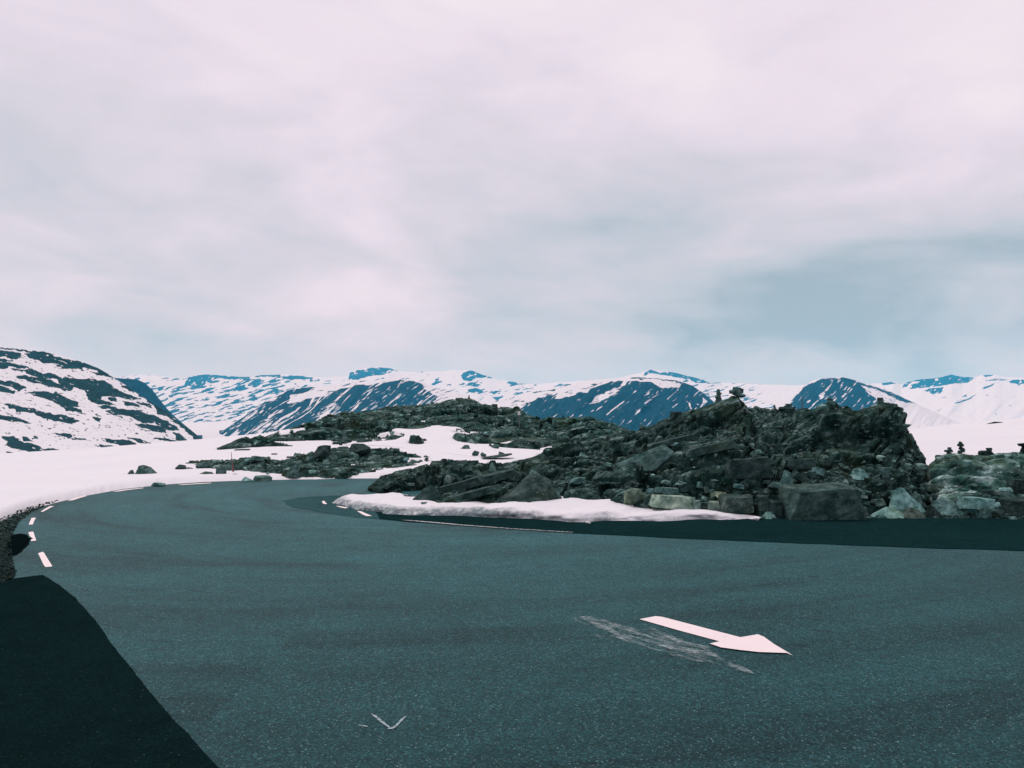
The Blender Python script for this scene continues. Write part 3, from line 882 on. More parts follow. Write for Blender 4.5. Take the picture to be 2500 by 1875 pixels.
# far plateau with streaks of bare rock, and its low tops
E_RIDGE = [(-200, 930), (200, 925), (290, 921), (330, 914), (360, 916), (400, 918), (440, 924), (480, 916), (500, 913), (540, 917), (600, 920), (640, 916), (680, 914), (740, 917), (790, 922), (845, 918), (856, 906), (885, 900), (920, 897), (950, 899), (975, 906), (1000, 908),
           (1060, 907), (1100, 904), (1140, 904), (1152, 905), (1180, 916), (1210, 924), (1240, 930), (1290, 938), (1350, 934), (1420, 930), (1500, 925), (1560, 910), (1590, 902), (1640, 909), (1690, 920), (1735, 933), (1800, 935), (1850, 938), (1950, 940), (2100, 938), (2155, 935),
           (2180, 931), (2200, 940), (2215, 932), (2250, 926), (2290, 922), (2325, 914), (2350, 920), (2380, 920), (2400, 915), (2430, 915), (2460, 921), (2500, 922), (2700, 915), (3000, 930)]
E_ROCK = [crop([(1480, 260), (1500, 215), (1600, 190), (1800, 170), (1920, 200), (1800, 240), (1650, 250), (1560, 280), (1480, 285)], 450, 850, 3.687),
          crop([(0, 300), (100, 240), (200, 225), (300, 245), (450, 255), (550, 265), (450, 285), (330, 270), (230, 290), (130, 330), (90, 350), (0, 330)], 450, 850, 3.687),
          crop([(560, 330), (640, 280), (700, 275), (690, 305), (590, 345)], 450, 850, 3.687), crop([(620, 260), (700, 235), (850, 235), (870, 250), (1000, 250), (1170, 260), (1160, 278), (900, 280), (820, 260), (700, 262)], 450, 850, 3.687),
          crop([(1010, 270), (1030, 225), (1100, 200), (1160, 205), (1250, 245), (1320, 272), (1220, 262), (1160, 265), (1100, 300), (1040, 290)], 850, 850, 3.687),
          crop([(1430, 320), (1460, 290), (1530, 325), (1500, 335)], 850, 850, 3.687), crop([(750, 320), (800, 292), (850, 300), (780, 335)], 850, 850, 3.687), crop([(980, 330), (1050, 310), (1200, 310), (1190, 345), (1150, 352), (1080, 330)], 850, 850, 3.687),
          crop([(1060, 370), (1150, 360), (1230, 395), (1180, 415), (1090, 395)], 850, 850, 3.687), crop([(1290, 390), (1380, 385), (1310, 415)], 850, 850, 3.687), crop([(1480, 410), (1580, 390), (1570, 440), (1590, 470), (1540, 465)], 850, 850, 3.687),
          crop([(1300, 440), (1400, 425), (1340, 470)], 850, 850, 3.687), crop([(1850, 350), (1900, 325), (2080, 320), (1960, 345)], 850, 850, 3.687),
          crop([(1170, 140), (1250, 80), (1330, 110), (1420, 100), (1560, 130), (1680, 160), (1780, 200), (1660, 200), (1560, 165), (1450, 145), (1340, 130), (1240, 115)], 1250, 880, 3.687),
          crop([(660, 220), (700, 180), (800, 150), (900, 140), (1000, 130), (1080, 108), (1160, 130), (1280, 140), (1200, 180), (1050, 195), (900, 215), (730, 230), (760, 195), (820, 165), (760, 170), (700, 215)], 2000, 880, 3.318),
          crop([(850, 245), (900, 225), (1010, 215), (990, 270), (920, 270)], 2000, 880, 3.318), crop([(500, 190), (560, 172), (630, 188), (520, 200)], 2000, 880, 3.318), crop([(1310, 235), (1420, 180), (1425, 190), (1350, 232)], 2000, 880, 3.318),
          crop([(1100, 345), (1200, 310), (1300, 265), (1220, 315), (1120, 352)], 2000, 880, 3.318), crop([(1330, 120), (1400, 108), (1420, 118), (1350, 138)], 2000, 880, 3.318), crop([(1340, 158), (1450, 148), (1540, 155), (1360, 165)], 2000, 880, 3.318),
          crop([(1510, 175), (1580, 160), (1700, 150), (1900, 170), (1900, 190), (1660, 185), (1620, 210), (1590, 185)], 2000, 880, 3.318), crop([(740, 472), (960, 408), (1010, 388), (850, 440)], 2000, 880, 3.318), crop([(1150, 290), (1200, 278), (1190, 296)], 2000, 880, 3.318)]


def e_mask(P, py):
    sdv = sdmask(P, py, E_ROCK, 2.0, 5, 2.5, 9.0, 171)
    holes = (streak(P, py, 30, 9, 4, 173) - 0.30) * 5
    sdv = np.minimum(sdv, -holes)
    bareness = np.interp(P, [200, 350, 720, 860, 1000, 1250, 1400, 1650, 1700, 1860, 1900, 2500], [0.05, 0.13, 0.11, -0.10, -0.05, -0.1, -0.15, -0.1, 0.08, 0.0, -0.35, -0.30])
    low = np.interp(py, [915, 935, 1050, 1080], [-0.15, 0.0, 0.02, 0.02])
    st = (streak(P, py, 13, 19, 2.9, 175) - 0.24 + bareness + low) * 5
    return 0.5 - np.maximum(sdv, st) * 0.5


mountain('far_plateau', 'far snowy plateau with bare blue rock tops under the clouds', E_RIDGE, 14000, [(-200, 6600), (1900, 7200), (2400, 6000), (3000, 5600)], [(-200, 1130), (1900, 1080), (2500, 1090), (3000, 1090)], 1150, 150, e_mask, M_MT, 1.4, s=6, spur=0.03, freq=0.7)

# ------------------------------------------------------------------ haze
bpy.ops.mesh.primitive_cube_add(size=1, location=(0, 0, 301))
hz = bpy.context.active_object
hz.name = 'haze'
hz.scale = (34000, 34000, 918)
hm = bpy.data.materials.new('haze')
hm.use_nodes = True
hn = hm.node_tree
hn.nodes.clear()
pv = hn.nodes.new('ShaderNodeVolumePrincipled')
pv.inputs['Color'].default_value = (0.05, 0.54, 0.96, 1)
pv.inputs['Absorption Color'].default_value = (1, 1, 1, 1)
pv.inputs['Density'].default_value = 4.8e-5
ho = hn.nodes.new('ShaderNodeOutputMaterial')
hn.links.new(pv.outputs[0], ho.inputs['Volume'])
hz.data.materials.append(hm)
tag(hz, 'blue mountain haze', kind='stuff')

# ------------------------------------------------------------------ road
def gp(pts, z=0.0):
    return [gnd(a, b, z) for a, b in pts]


def ragged(pts, step=0.12, amp=0.022, seed=5):
    out_ = []
    for (ax, ay), (bx, by) in zip(pts, pts[1:] + pts[:1]):
        L = math.hypot(bx - ax, by - ay)
        n_ = max(1, min(160, int(L / step)))
        for k in range(n_):
            f = k / n_
            out_.append((ax + (bx - ax) * f, ay + (by - ay) * f))
    P = np.array(out_)
    jx_ = fbm(P[:, 0] * 3.1, P[:, 1] * 3.1, None, 3, seed) * amp
    jy_ = fbm(P[:, 0] * 3.1, P[:, 1] * 3.1, None, 3, seed + 7) * amp
    return [(float(a), float(b)) for a, b in P + np.stack([jx_, jy_], -1)]


outer = gp([(1000, 1160), (925, 1168), (800, 1169.5), (700, 1171), (600, 1173), (500, 1176.5), (400, 1183), (300, 1194), (200, 1212), (130, 1229), (110, 1236), (75, 1253), (45, 1276), (30, 1303), (24, 1335), (30, 1370), (36, 1395), (30, 1416)])
road_pts = outer + [(-6.2, 7.2), (-6.6, 5), (-7.5, 0), (-9, -12), (-9, -30), (90, -30), (90, 14.0), (12, 14.0), (2, 15.5), (-1.0, 20.0)]
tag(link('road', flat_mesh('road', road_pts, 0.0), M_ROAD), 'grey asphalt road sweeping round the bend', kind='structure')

fan = gp([(690, 1222), (698, 1231), (720, 1239), (790, 1252), (870, 1263), (925, 1268.5), (945, 1240), (900, 1212), (850, 1209), (800, 1211), (730, 1215)])
tag(link('asphalt_apron', flat_mesh('asphalt_apron', ragged(fan, amp=0.05), 0.004), asphalt_mat('apron_asphalt', (0.014, 0.044, 0.048), (0.050, 0.116, 0.124), (0.12, 0.2, 0.2), 0.90, False, 0.6)), 'slightly darker asphalt apron at the inner apex of the bend', kind='structure')
strip = gp([(925, 1268), (980, 1273), (1060, 1279), (1130, 1284.5), (1260, 1293.5), (1400, 1302), (1550, 1310), (1700, 1317), (2100, 1333), (2500, 1346), (3300, 1372), (3300, 1250), (2500, 1240), (1850, 1235), (1400, 1235), (1100, 1225), (900, 1225), (905, 1245), (918, 1252), (922, 1258)])
tag(link('asphalt_strip', flat_mesh('asphalt_strip', ragged(strip, amp=0.035), 0.006), M_STRIP), 'dark fresh asphalt strip along the inner edge of the road', kind='structure')
patch = gp([(-900, 1500), (0, 1419), (40, 1412), (103, 1404), (120, 1413), (185, 1461), (210, 1490), (262, 1555), (300, 1606), (360, 1686), (420, 1757), (480, 1816), (540, 1880), (640, 1990), (760, 2150), (-900, 2150)])
tag(link('asphalt_patch', flat_mesh('asphalt_patch', ragged(patch, 0.06, 0.014), 0.004), M_NEWROAD), 'black new asphalt in the lower left corner', kind='structure')
tar = gp(crop([(200, 700), (300, 670), (430, 655), (520, 680), (600, 730), (645, 755), (570, 810), (530, 880), (510, 960), (440, 990), (360, 1040), (300, 1090), (200, 1070), (150, 1020), (110, 970), (180, 850)], 0, 1220, 7.9))
tag(link('tar_patch', flat_mesh('tar_patch', ragged(tar, 0.05, 0.06), 0.006), M_TAR), 'round black tar patch at the left road edge', 'tar patch')

# gravel verge at the left edge
verge = gp([(150, 1220), (100, 1231), (60, 1243), (25, 1257), (0, 1267), (-100, 1300), (-400, 1390), (-900, 1560), (-900, 1600), (-60, 1440), (30, 1416), (38, 1395), (32, 1370), (26, 1335), (32, 1303), (47, 1276), (77, 1253), (112, 1236), (135, 1228)])
vx = [v[0] for v in verge]
gxs, gys = np.meshgrid(np.linspace(min(vx), max(vx), 200), np.linspace(5, 16, 200))
sdv = poly_sd(gxs, gys, verge)
zv = -0.06 + 0.07 * np.clip(sdv / 0.25 + 0.3, 0, 1) + 0.02 * fbm(gxs * 5, gys * 5, oct=4, s=201)
zv = np.where(sdv < -0.3, -0.13, zv)
tag(link('gravel_verge', grid_mesh('gravel_verge', np.stack([gxs, gys, zv], -1), False), M_GRAVEL), 'grey gravel verge between road and snow at left', kind='structure')

# ------------------------------------------------------------------ road markings
def marking(name, pts, label, z=0.005, m=M_PAINT, cat='road marking', parent=None, group=None):
    o = link(name, flat_mesh(name, gp(pts), z), m, parent)
    if parent is None:
        tag(o, label, cat, group)
    return o


G_OUT, G_IN = 'edge line dashes on the outer side of the bend', 'edge line dashes on the inner side of the bend'
marking('edge_dash', crop([(735, 1040), (820, 1012), (845, 1025), (985, 1250), (1005, 1282), (1000, 1298), (875, 1307), (840, 1262)], 0, 1220, 7.9), 'nearest white edge dash, just above the black new asphalt', group=G_OUT)
marking('edge_dash', crop([(545, 635), (640, 618), (652, 650), (700, 795), (600, 805), (597, 775), (640, 757), (575, 712)], 0, 1220, 7.9), 'white edge dash bitten by the round tar patch', group=G_OUT)
marking('edge_dash', crop([(610, 355), (695, 353), (660, 410), (632, 485), (553, 485), (575, 430)], 0, 1220, 7.9), 'white edge dash beside the gravel, next beyond the tar patch', group=G_OUT)
marking('edge_dash', crop([(960, 130), (1042, 128), (940, 178), (830, 238), (783, 238), (850, 190)], 0, 1220, 7.9), 'slanting white edge dash where the gravel verge narrows away', group=G_OUT)
marking('edge_dash', crop([(605, 1558), (690, 1530), (760, 1515), (785, 1516), (720, 1535), (650, 1557)], 0, 800, 3.687), 'thin white edge dash below the open snow left of the flat boulder', group=G_OUT)
marking('edge_dash', crop([(1010, 1478), (1110, 1460), (1290, 1442), (1290, 1447), (1150, 1463), (1060, 1477)], 0, 800, 3.687), 'long thin edge dash ending just left of the flat boulder', group=G_OUT)
marking('edge_dash', crop([(1600, 1416), (1760, 1404), (1900, 1397), (1900, 1402), (1760, 1410), (1640, 1418)], 0, 800, 3.687), 'farthest thin edge dash, below the red pole', group=G_OUT)
marking('edge_dash', crop([(1238, 1382), (1262, 1379), (1268, 1392), (1285, 1404), (1270, 1410), (1246, 1402)], 450, 850, 3.687), 'short curved white dash left of the snow bank tip', z=0.010, group=G_IN)
marking('edge_dash', crop([(1362, 1424), (1400, 1426), (1478, 1441), (1450, 1447), (1410, 1440)], 450, 850, 3.687), 'thin white dash in front of the snow bank tip', z=0.010, group=G_IN)
marking('edge_dash', crop([(1552, 1470), (1590, 1473), (1640, 1495), (1690, 1515), (1640, 1517), (1600, 1500)], 450, 850, 3.687), 'thick wavy white dash on the inner asphalt apron', z=0.010, group=G_IN)
marking('edge_line', [(978, 1271), (1010, 1272.4), (1070, 1277.2), (1130, 1282.8), (1260, 1292.6), (1400, 1301), (1400, 1302), (1260, 1293.8), (1130, 1284.6), (1060, 1278.6)], 'long thin white line along the edge of the dark asphalt strip', z=0.012, m=paint_mat('line_paint', (0.42, 0.44, 0.45), 0.50))

arrow = empty('painted_arrow', (*gnd(1740, 1560), 0.0))
tag(arrow, 'crisp white painted arrow pointing to the right on the asphalt', 'road marking')


def child(o, par):
    o.parent = par
    o.matrix_parent_inverse = Matrix.Translation(-Vector(par.location))
    return o


child(marking('arrow_shaft', crop([(778, 195), (925, 168), (985, 175), (1330, 265), (1700, 362), (1600, 420), (1490, 393), (1130, 296)], 1350, 1460, 3.687), None, parent=arrow, z=0.005), arrow)
child(marking('arrow_head', crop([(1412, 420), (1600, 378), (1845, 337), (1900, 360), (1990, 425), (2112, 498), (2158, 530), (2105, 506), (1850, 497), (1680, 478), (1510, 455)], 1350, 1460, 3.687), None, parent=arrow, z=0.009), arrow)
marking('faded_arrow', crop([(160, 190), (250, 172), (340, 168), (480, 205), (600, 238), (840, 290), (890, 265), (960, 300), (1160, 375), (1180, 395), (1300, 420), (1400, 440), (1490, 530), (1640, 590), (1790, 665), (1805, 690), (1650, 650), (1500, 605), (1300, 575), (1060, 520), (1040, 495), (900, 470), (780, 430), (600, 385), (370, 348), (390, 330), (500, 345), (560, 330), (420, 280), (300, 245)], 1350, 1460, 3.687),
        'worn faint white arrow below the crisp one', m=M_GHOST)
ck = empty('chalk_mark', (*gnd(950, 1780), 0.0))
tag(ck, 'faint white V-shaped tick mark on the near asphalt', 'road marking')


def stroke(name, pts, wpx, parent):
    L_, R_ = [], []
    for i, (a, b) in enumerate(pts):
        p0 = pts[max(0, i - 1)]; p1 = pts[min(len(pts) - 1, i + 1)]
        dx, dy = p1[0] - p0[0], p1[1] - p0[1]
        l = math.hypot(dx, dy)
        ww = wpx * (0.6 if i in (0, len(pts) - 1) else 1.0) * R.uniform(0.75, 1.2)
        L_.append((a - dy / l * ww, b + dx / l * ww)); R_.append((a + dy / l * ww, b - dx / l * ww))
    o = link(name, flat_mesh(name, gp(L_ + R_[::-1]), 0.005), M_CHALK, parent)
    return child(o, parent)


stroke('stroke', crop([(590, 525), (640, 555), (700, 605), (770, 660), (840, 708)], 800, 1650, 5.53), 2.6, ck)
stroke('stroke', crop([(815, 722), (880, 718), (930, 680), (990, 612), (1060, 552)], 800, 1650, 5.53), 2.4, ck)
stroke('stroke', crop([(420, 675), (480, 685), (545, 695)], 800, 1650, 5.53), 1.4, ck)

# ------------------------------------------------------------------ snow bank along the inner edge
FRONT = gp([(868, 1213), (845, 1215), (828, 1221), (824, 1229), (853, 1240), (905, 1249), (962, 1256), (1030, 1258.5), (1106, 1260), (1200, 1265), (1287, 1269), (1396, 1274), (1500, 1272), (1600, 1271), (1700, 1270), (1780, 1270), (1835, 1267)])
BACK = gp([(880, 1197), (905, 1195), (925, 1193), (950, 1196), (980, 1204), (1010, 1212), (1040, 1219), (1080, 1220), (1140, 1219), (1220, 1217), (1300, 1213), (1390, 1209), (1500, 1216), (1600, 1230), (1700, 1236), (1780, 1238), (1842, 1243)], 0.16)


def resample(pts, n):
    P = np.array(pts)
    # Catmull-Rom like smoothing through cumulative length
    L = np.concatenate([[0], np.cumsum(np.linalg.norm(np.diff(P, axis=0), axis=1))])
    L /= L[-1]
    u = np.linspace(0, 1, n)
    return np.stack([np.interp(u, L, P[:, 0]), np.interp(u, L, P[:, 1])], -1)


ns = 520
Fp, Bp = resample(FRONT, ns), resample(BACK, ns)
ker = np.hanning(25); ker /= ker.sum()
for A in (Fp, Bp):
    for c in (0, 1):
        pad = np.pad(A[:, c], 12, mode='edge')
        A[:, c] = np.convolve(pad, ker, 'valid')
u = np.linspace(0, 1, ns)
hgt = np.interp(u, [0, 0.04, 0.12, 0.3, 0.55, 0.75, 0.93, 1.0], [0.04, 0.12, 0.165, 0.165, 0.18, 0.15, 0.13, 0.05])
hgt *= 0.76 + 0.30 * fbm(Fp[:, 0] * 1.7, Fp[:, 1] * 1.7, None, 4, 301)
prof = [(-0.02, -0.05), (-0.01, 0.06), (0.0, 0.18), (0.01, 0.30), (0.02, 0.42), (0.035, 0.54), (0.05, 0.66), (0.07, 0.77), (0.09, 0.87), (0.12, 0.95), (0.16, 1.0)]
rows_ = []
inw = Bp - Fp
wid = np.linalg.norm(inw, axis=1, keepdims=True)
inw = inw / wid
for o_, h_ in prof:
    e = fbm(Fp[:, 0] * 2.2, Fp[:, 1] * 2.2, np.full(ns, h_ * 1.2), 4, 311) * 0.13 + fbm(Fp[:, 0] * 0.9, Fp[:, 1] * 0.9, None, 3, 317) * 0.16
    p = Fp + inw * (o_ + e)[:, None]
    rows_.append(np.column_stack([p, np.maximum(hgt * h_, -0.01 if h_ < 0 else 0.0)]))
bulge = fbm(Fp[:, 0] * 0.9, Fp[:, 1] * 0.9, None, 3, 317) * 0.16
for k in np.linspace(0.0, 1.12, 34)[1:]:
    p = Fp + inw * (0.18 + bulge * (1 - min(k, 1)) + (wid[:, 0] - 0.16) * k)[:, None]
    e = fbm(p[:, 0] * 1.1, p[:, 1] * 1.1, None, 4, 321) * 0.07 + fbm(p[:, 0] * 5, p[:, 1] * 5, None, 3, 323) * 0.015
    zt = hgt * (1.04 + 0.06 * k) + e * np.clip(k * 4, 0, 1) - 0.02 * k
    rows_.append(np.column_stack([p, zt * np.clip(np.minimum(u / 0.012, (1 - u) / 0.015), 0.0, 1)]))
Vb = np.stack(rows_, 0)
nz = grid_normals(Vb)[..., 2]
d1 = fbm(Vb[..., 0] * 1.5, Vb[..., 2] * 1.0 + Vb[..., 1] * 1.5, None, 4, 331)
d2 = fbm(Vb[..., 0] * 6.0, Vb[..., 2] * 5.0, None, 4, 333)
rel = Vb[..., 2] / np.maximum(hgt[None, :], 0.02)
dirt = np.zeros(Vb.shape[:2])
npf = len(prof)
low = np.interp(rel, [0, 0.3, 0.7, 1.0], [0.95, 0.80, 0.50, 0.05])
dirt[:npf] = (low + d1 * 0.85 + d2 * 0.35)[:npf]
dirt *= np.interp(u, [0, 0.02, 0.62, 0.78, 1], [0.3, 1.0, 1.0, 0.35, 0.2])[None, :]
bank = link('snow_bank', grid_mesh('snow_bank', Vb, True, {'dirt': np.clip(dirt, 0, 1)}), M_BANK)
tag(bank, 'low melting snow bank with dirty front along the inner road edge', 'snow bank')

# ------------------------------------------------------------------ loose rock
def rock_bm(seed, p=3.5, n=22, sx=1.0, sy=1.0, sz=1.0, bev=0.05, sub=0, rough=0.03, peak=None):
    r = random.Random(seed)
    bm = bmesh.new()
    if peak is not None:                      # pointed: broad foot, leaning ridge
        for k in range(8):
            a = (k + r.uniform(-0.3, 0.3)) * math.pi / 4
            bm.verts.new((math.cos(a), math.sin(a), -1 + r.uniform(0, 0.15)))
            bm.verts.new((math.cos(a) * r.uniform(0.6, 0.9) + peak * 0.25, math.sin(a) * 0.75, r.uniform(-0.55, 0.0)))
        for k in range(4):
            bm.verts.new((peak + (k - 1.5) * 0.34 + r.uniform(-0.1, 0.1), r.uniform(-0.35, 0.45), 1.0 - abs(k - 1.2) * r.uniform(0.12, 0.42)))
        n = 0
    elif p >= 4:                              # blocky: eight knocked-off corners
        for a in (-1, 1):
            for b in (-1, 1):
                for c in (-1, 1):
                    bm.verts.new((a * r.uniform(0.72, 1), b * r.uniform(0.72, 1), c * r.uniform(0.72, 1)))
                    q = [a * r.uniform(0.8, 1), b * r.uniform(0.8, 1), c * r.uniform(0.8, 1)]
                    q[r.randrange(3)] *= r.uniform(0.1, 0.6)
                    bm.verts.new(q)
        n = 0
    for _ in range(n):
        v = Vector((r.gauss(0, 1), r.gauss(0, 1), r.gauss(0, 1))).normalized()
        k = (abs(v.x) ** p + abs(v.y) ** p + abs(v.z) ** p) ** (1 / p)
        v = v / k * r.uniform(0.86, 1.0)
        bm.verts.new((v.x, v.y, v.z))
    res = bmesh.ops.convex_hull(bm, input=bm.verts)
    junk = [e for e in res['geom_interior'] + res['geom_unused'] if isinstance(e, bmesh.types.BMVert)]
    bmesh.ops.delete(bm, geom=list(set(junk)), context='VERTS')
    bmesh.ops.dissolve_limit(bm, angle_limit=rad(14), verts=bm.verts[:], edges=bm.edges[:])
    if bev:
        bmesh.ops.bevel(bm, geom=bm.edges[:], offset=bev, segments=1, affect='EDGES', clamp_overlap=True)
    bmesh.ops.triangulate(bm, faces=bm.faces[:])
    for _ in range(sub):
        bmesh.ops.subdivide_edges(bm, edges=bm.edges[:], cuts=1, use_grid_fill=True)
    # fit to a box of half size 1 in each axis
    co = np.array([v.co[:] for v in bm.verts])
    lo, hi = co.min(0), co.max(0)
    co = (co - (lo + hi) / 2) / ((hi - lo) / 2)
    if sub:
        q = co * 1.6 + seed * 3.7
        nv = co / (np.linalg.norm(co, axis=1, keepdims=True) + 1e-9)
        co = co + nv * (fbm(q[:, 0], q[:, 1], q[:, 2], 4, seed, 0.6) * rough * 2.2)[:, None]
    if sub:
        tp = 0.06 if (p >= 4 and peak is None) else 0.16
        co[:, :2] *= (1 - tp * co[:, 2:3]) / (1 + tp * 0.6)
    for v, c in zip(bm.verts, co):
        v.co = (c[0] * sx, c[1] * sy, c[2] * sz)
    return bm


def rock_mesh(name, seed, **kw):
    bm = rock_bm(seed, **kw)
    me = bpy.data.meshes.new(name)
    bm.to_mesh(me)
    bm.free()
    me.materials.append(M_STONE)
    return me


def tint(k, warm=0.0):
    k = k ** 1.45
    return (k * (1 + 1.9 * warm), k * (1 + 0.35 * warm), k * (1 - 0.35 * warm), 1)


def boulder(name, label, x0, x1, y0, y1, seed, k=1.0, warm=0.0, roll=0.0, yaw=None, depth=0.8, p=3.5, n=20, d=None, cat='boulder', group=None, sink=0.06, bev=0.02, peak=None):
    """a rock that fills the photo box x0..x1, y0..y1 and rests on whatever lies below its foot"""
    cx, r = (x0 + x1) / 2, random.Random(seed)
    if d is None:
        loc = hit_down(cx, y1)
        d = loc.y
        y1s = HY - FPX * (loc.z - EYE) / d
        y0, y1 = y0 + (y1s - y1), y1s
    hw = (x1 - x0) / 2 / FPX * d
    hh = (y1 - y0) / 2 / FPX * d * (1 + sink)
    dy = hw * depth
    d2 = d + dy * 0.55
    me = rock_mesh(name, seed, p=p, n=n, bev=bev, sub=2, rough=0.028, peak=peak)
    o = link(name, me, M_STONE)
    x, _, _ = at(cx, y1, d2)
    zb = EYE - (y1 - HY) / FPX * d
    o.location = (x, d2, zb + hh * (1 - 2 * sink))
    o.scale = (hw, dy, hh)
    if roll:
        c, s_ = abs(math.cos(rad(roll))), abs(math.sin(rad(roll)))
        # keep the rolled box inside the wanted outline
        den_ = c * c - s_ * s_
        if abs(den_) > 0.2:
            a_ = (hw * c - hh * s_) / den_
            b_ = (hh * c - hw * s_) / den_
            if a_ > 0.15 * hw and b_ > 0.15 * hh:
                o.scale = (a_, dy, b_)
    o.rotation_euler = (rad(r.uniform(-6, 6)), rad(-roll), rad(yaw if yaw is not None else r.uniform(-18, 18)))
    o.color = tint(k, warm)
    tag(o, label, cat, group)
    return o


B = boulder
GB = 'boulders at the foot of the knoll'
# row behind the snow bank
B('boulder', 'yellowish lichened boulder at the left end of the row behind the snow bank', 1520, 1578, 1194, 1236, 401, 1.7, 0.25, group=GB)
B('boulder', 'narrow upright dark green block left of the long tan block', 1570, 1596, 1207, 1240, 402, 1.0, 0.1, group=GB)
B('boulder', 'long tan rectangular block behind the snow bank', 1589, 1694, 1206, 1246, 403, 2.5, 0.25, p=7, n=26, yaw=4, roll=-5, group=GB)
B('boulder', 'small cubic grey stone on top of the narrow dark block', 1576, 1601, 1192, 1210, 404, 1.8, group=GB)
B('boulder', 'flat grey slab lying on the long tan block', 1600, 1656, 1189, 1210, 405, 1.9, p=5, roll=-4, group=GB)
B('boulder', 'first of three small blocks right of the long tan block', 1691, 1711, 1222, 1246, 406, 1.9, 0.1, p=5, group=GB)
B('boulder', 'middle of three small blocks right of the long tan block', 1708, 1731, 1227, 1246, 407, 1.7, 0.1, p=5, group=GB)
B('boulder', 'squarish third small block, touching the big green block', 1729, 1758, 1225, 1247, 408, 1.8, 0.2, p=6, group=GB)
B('boulder', 'big green block at the right end of the snow bank', 1754, 1838, 1210, 1250, 409, 1.1, 0.1, p=6, group=GB)
B('boulder', 'flat pinkish tan slab capping the big green block', 1738, 1802, 1200, 1216, 410, 2.6, 0.3, p=5, group=GB)
B('boulder', 'dark blue tilted slab left of the pinkish tan slab', 1706, 1742, 1206, 1224, 411, 1.4, roll=-24, p=6, group=GB)
B('boulder', 'tall dark block in the gap right of the snow bank', 1848, 1876, 1208, 1264, 412, 0.9, p=6, group=GB)
B('boulder', 'square dark block with a pale top edge beside the big lichened block', 1872, 1908, 1222, 1264, 413, 0.9, p=7, group=GB)
B('boulder', 'small pale blue wedge stone on the asphalt edge in the gap', 1854, 1896, 1250, 1268, 414, 2.6, n=12, d=12.35, peak=0.1, group=GB)
B('boulder', 'huge lichened green block with a pale top edge at the road', 1903, 2092, 1188, 1268, 415, 1.1, p=5, n=26, yaw=6, depth=0.6, group=GB)
B('boulder', 'pale wedge stone with a black shadowed front above the huge block', 2064, 2122, 1143, 1172, 416, 2.5, n=12, peak=0.2, group=GB)
B('boulder', 'flat grey slab on top of the huge lichened block', 2005, 2052, 1177, 1192, 417, 1.8, p=5, group=GB)
B('boulder', 'small double pointed stone on the top left of the huge block', 1953, 1990, 1176, 1193, 418, 1.7, n=12, peak=-0.2, group=GB)
B('boulder', 'smooth bare teal slab face above the small yellowish block', 2142, 2192, 1138, 1176, 419, 1.5, p=5, roll=-10, group=GB)
B('boulder', 'small yellowish block in the dark recess right of the huge block', 2125, 2157, 1217, 1237, 420, 1.9, 0.15, p=6, roll=6, group=GB)
B('boulder', 'large pale blue pointed slab leaning at the road edge', 2168, 2262, 1190, 1252, 421, 2.9, n=11, p=2.5, peak=-0.45, group=GB)
B('boulder', 'low pale blue slab lying in front of the pointed one', 2112, 2212, 1240, 1272, 422, 2.5, n=13, d=12.45, peak=0.3, group=GB)
B('boulder', 'mossy green low rock under the pale pointed slab', 2182, 2262, 1240, 1272, 423, 1.1, 0.2, n=14, d=12.4, peak=0.3, group=GB)
B('boulder', 'black triangular shard between the pale slabs', 2250, 2304, 1233, 1270, 424, 0.55, n=9, p=2.5, d=12.5, peak=-0.2, group=GB)
B('boulder', 'broad teal slab sloping to the road under the ledge', 2262, 2380, 1216, 1272, 425, 1.9, n=11, p=2.6, d=12.75, peak=-0.3, group=GB)
B('boulder', 'pale block with a squared end resting on the broad teal slab', 2344, 2420, 1212, 1248, 426, 3.0, p=6, roll=-4, d=12.6, group=GB)
B('boulder', 'grey green rock below the squared pale block', 2385, 2428, 1236, 1272, 427, 1.7, n=14, d=12.5, group=GB)
B('boulder', 'layered oval stone under the thin pale stone at right', 2424, 2474, 1200, 1224, 428, 1.4, n=14, group=GB)
B('boulder', 'thin pale stone lying on the layered oval stone', 2436, 2472, 1190, 1204, 429, 2.4, group=GB)
B('boulder', 'dark overhanging block at the right picture edge', 2452, 2560, 1172, 1210, 430, 0.7, p=5, group=GB)
B('boulder', 'pale slab below the dark overhanging block at the right edge', 2470, 2560, 1205, 1222, 431, 2.2, p=5, group=GB)
B('boulder', 'dark lowest block at the right picture edge', 2450, 2570, 1218, 1270, 432, 0.8, p=5, d=12.7, group=GB)
B('boulder', 'little white pebble pair beside the dark recess at right', 2428, 2444, 1226, 1240, 433, 2.8, d=12.4, group=GB)
B('boulder', 'flat dark stone near the asphalt at far right', 2420, 2452, 1242, 1258, 434, 1.0, d=12.4, group=GB)
B('boulder', 'small flat pale stone at the right asphalt edge', 2465, 2484, 1261, 1270, 435, 2.2, d=12.25, group=GB)
B('boulder', 'low dark rock in the recess right of the huge block', 2090, 2126, 1246, 1271, 436, 0.8, n=12, d=12.5, group=GB)
B('boulder', 'jagged grey block left of the wedge, under the dark cleft', 1868, 1912, 1172, 1204, 437, 1.7, n=13, roll=14, group=GB)
B('boulder', 'tall pale pointed block beside the dark cleft', 1900, 1938, 1148, 1186, 438, 2.2, n=12, peak=0.2, group=GB)
B('boulder', 'leaning dark slab standing in the black cleft', 1936, 1975, 1150, 1182, 439, 1.0, p=6, roll=-34, group=GB)
B('boulder', 'dark capping block above the black cleft', 1915, 1992, 1118, 1150, 440, 0.9, p=5, roll=4, group=GB)
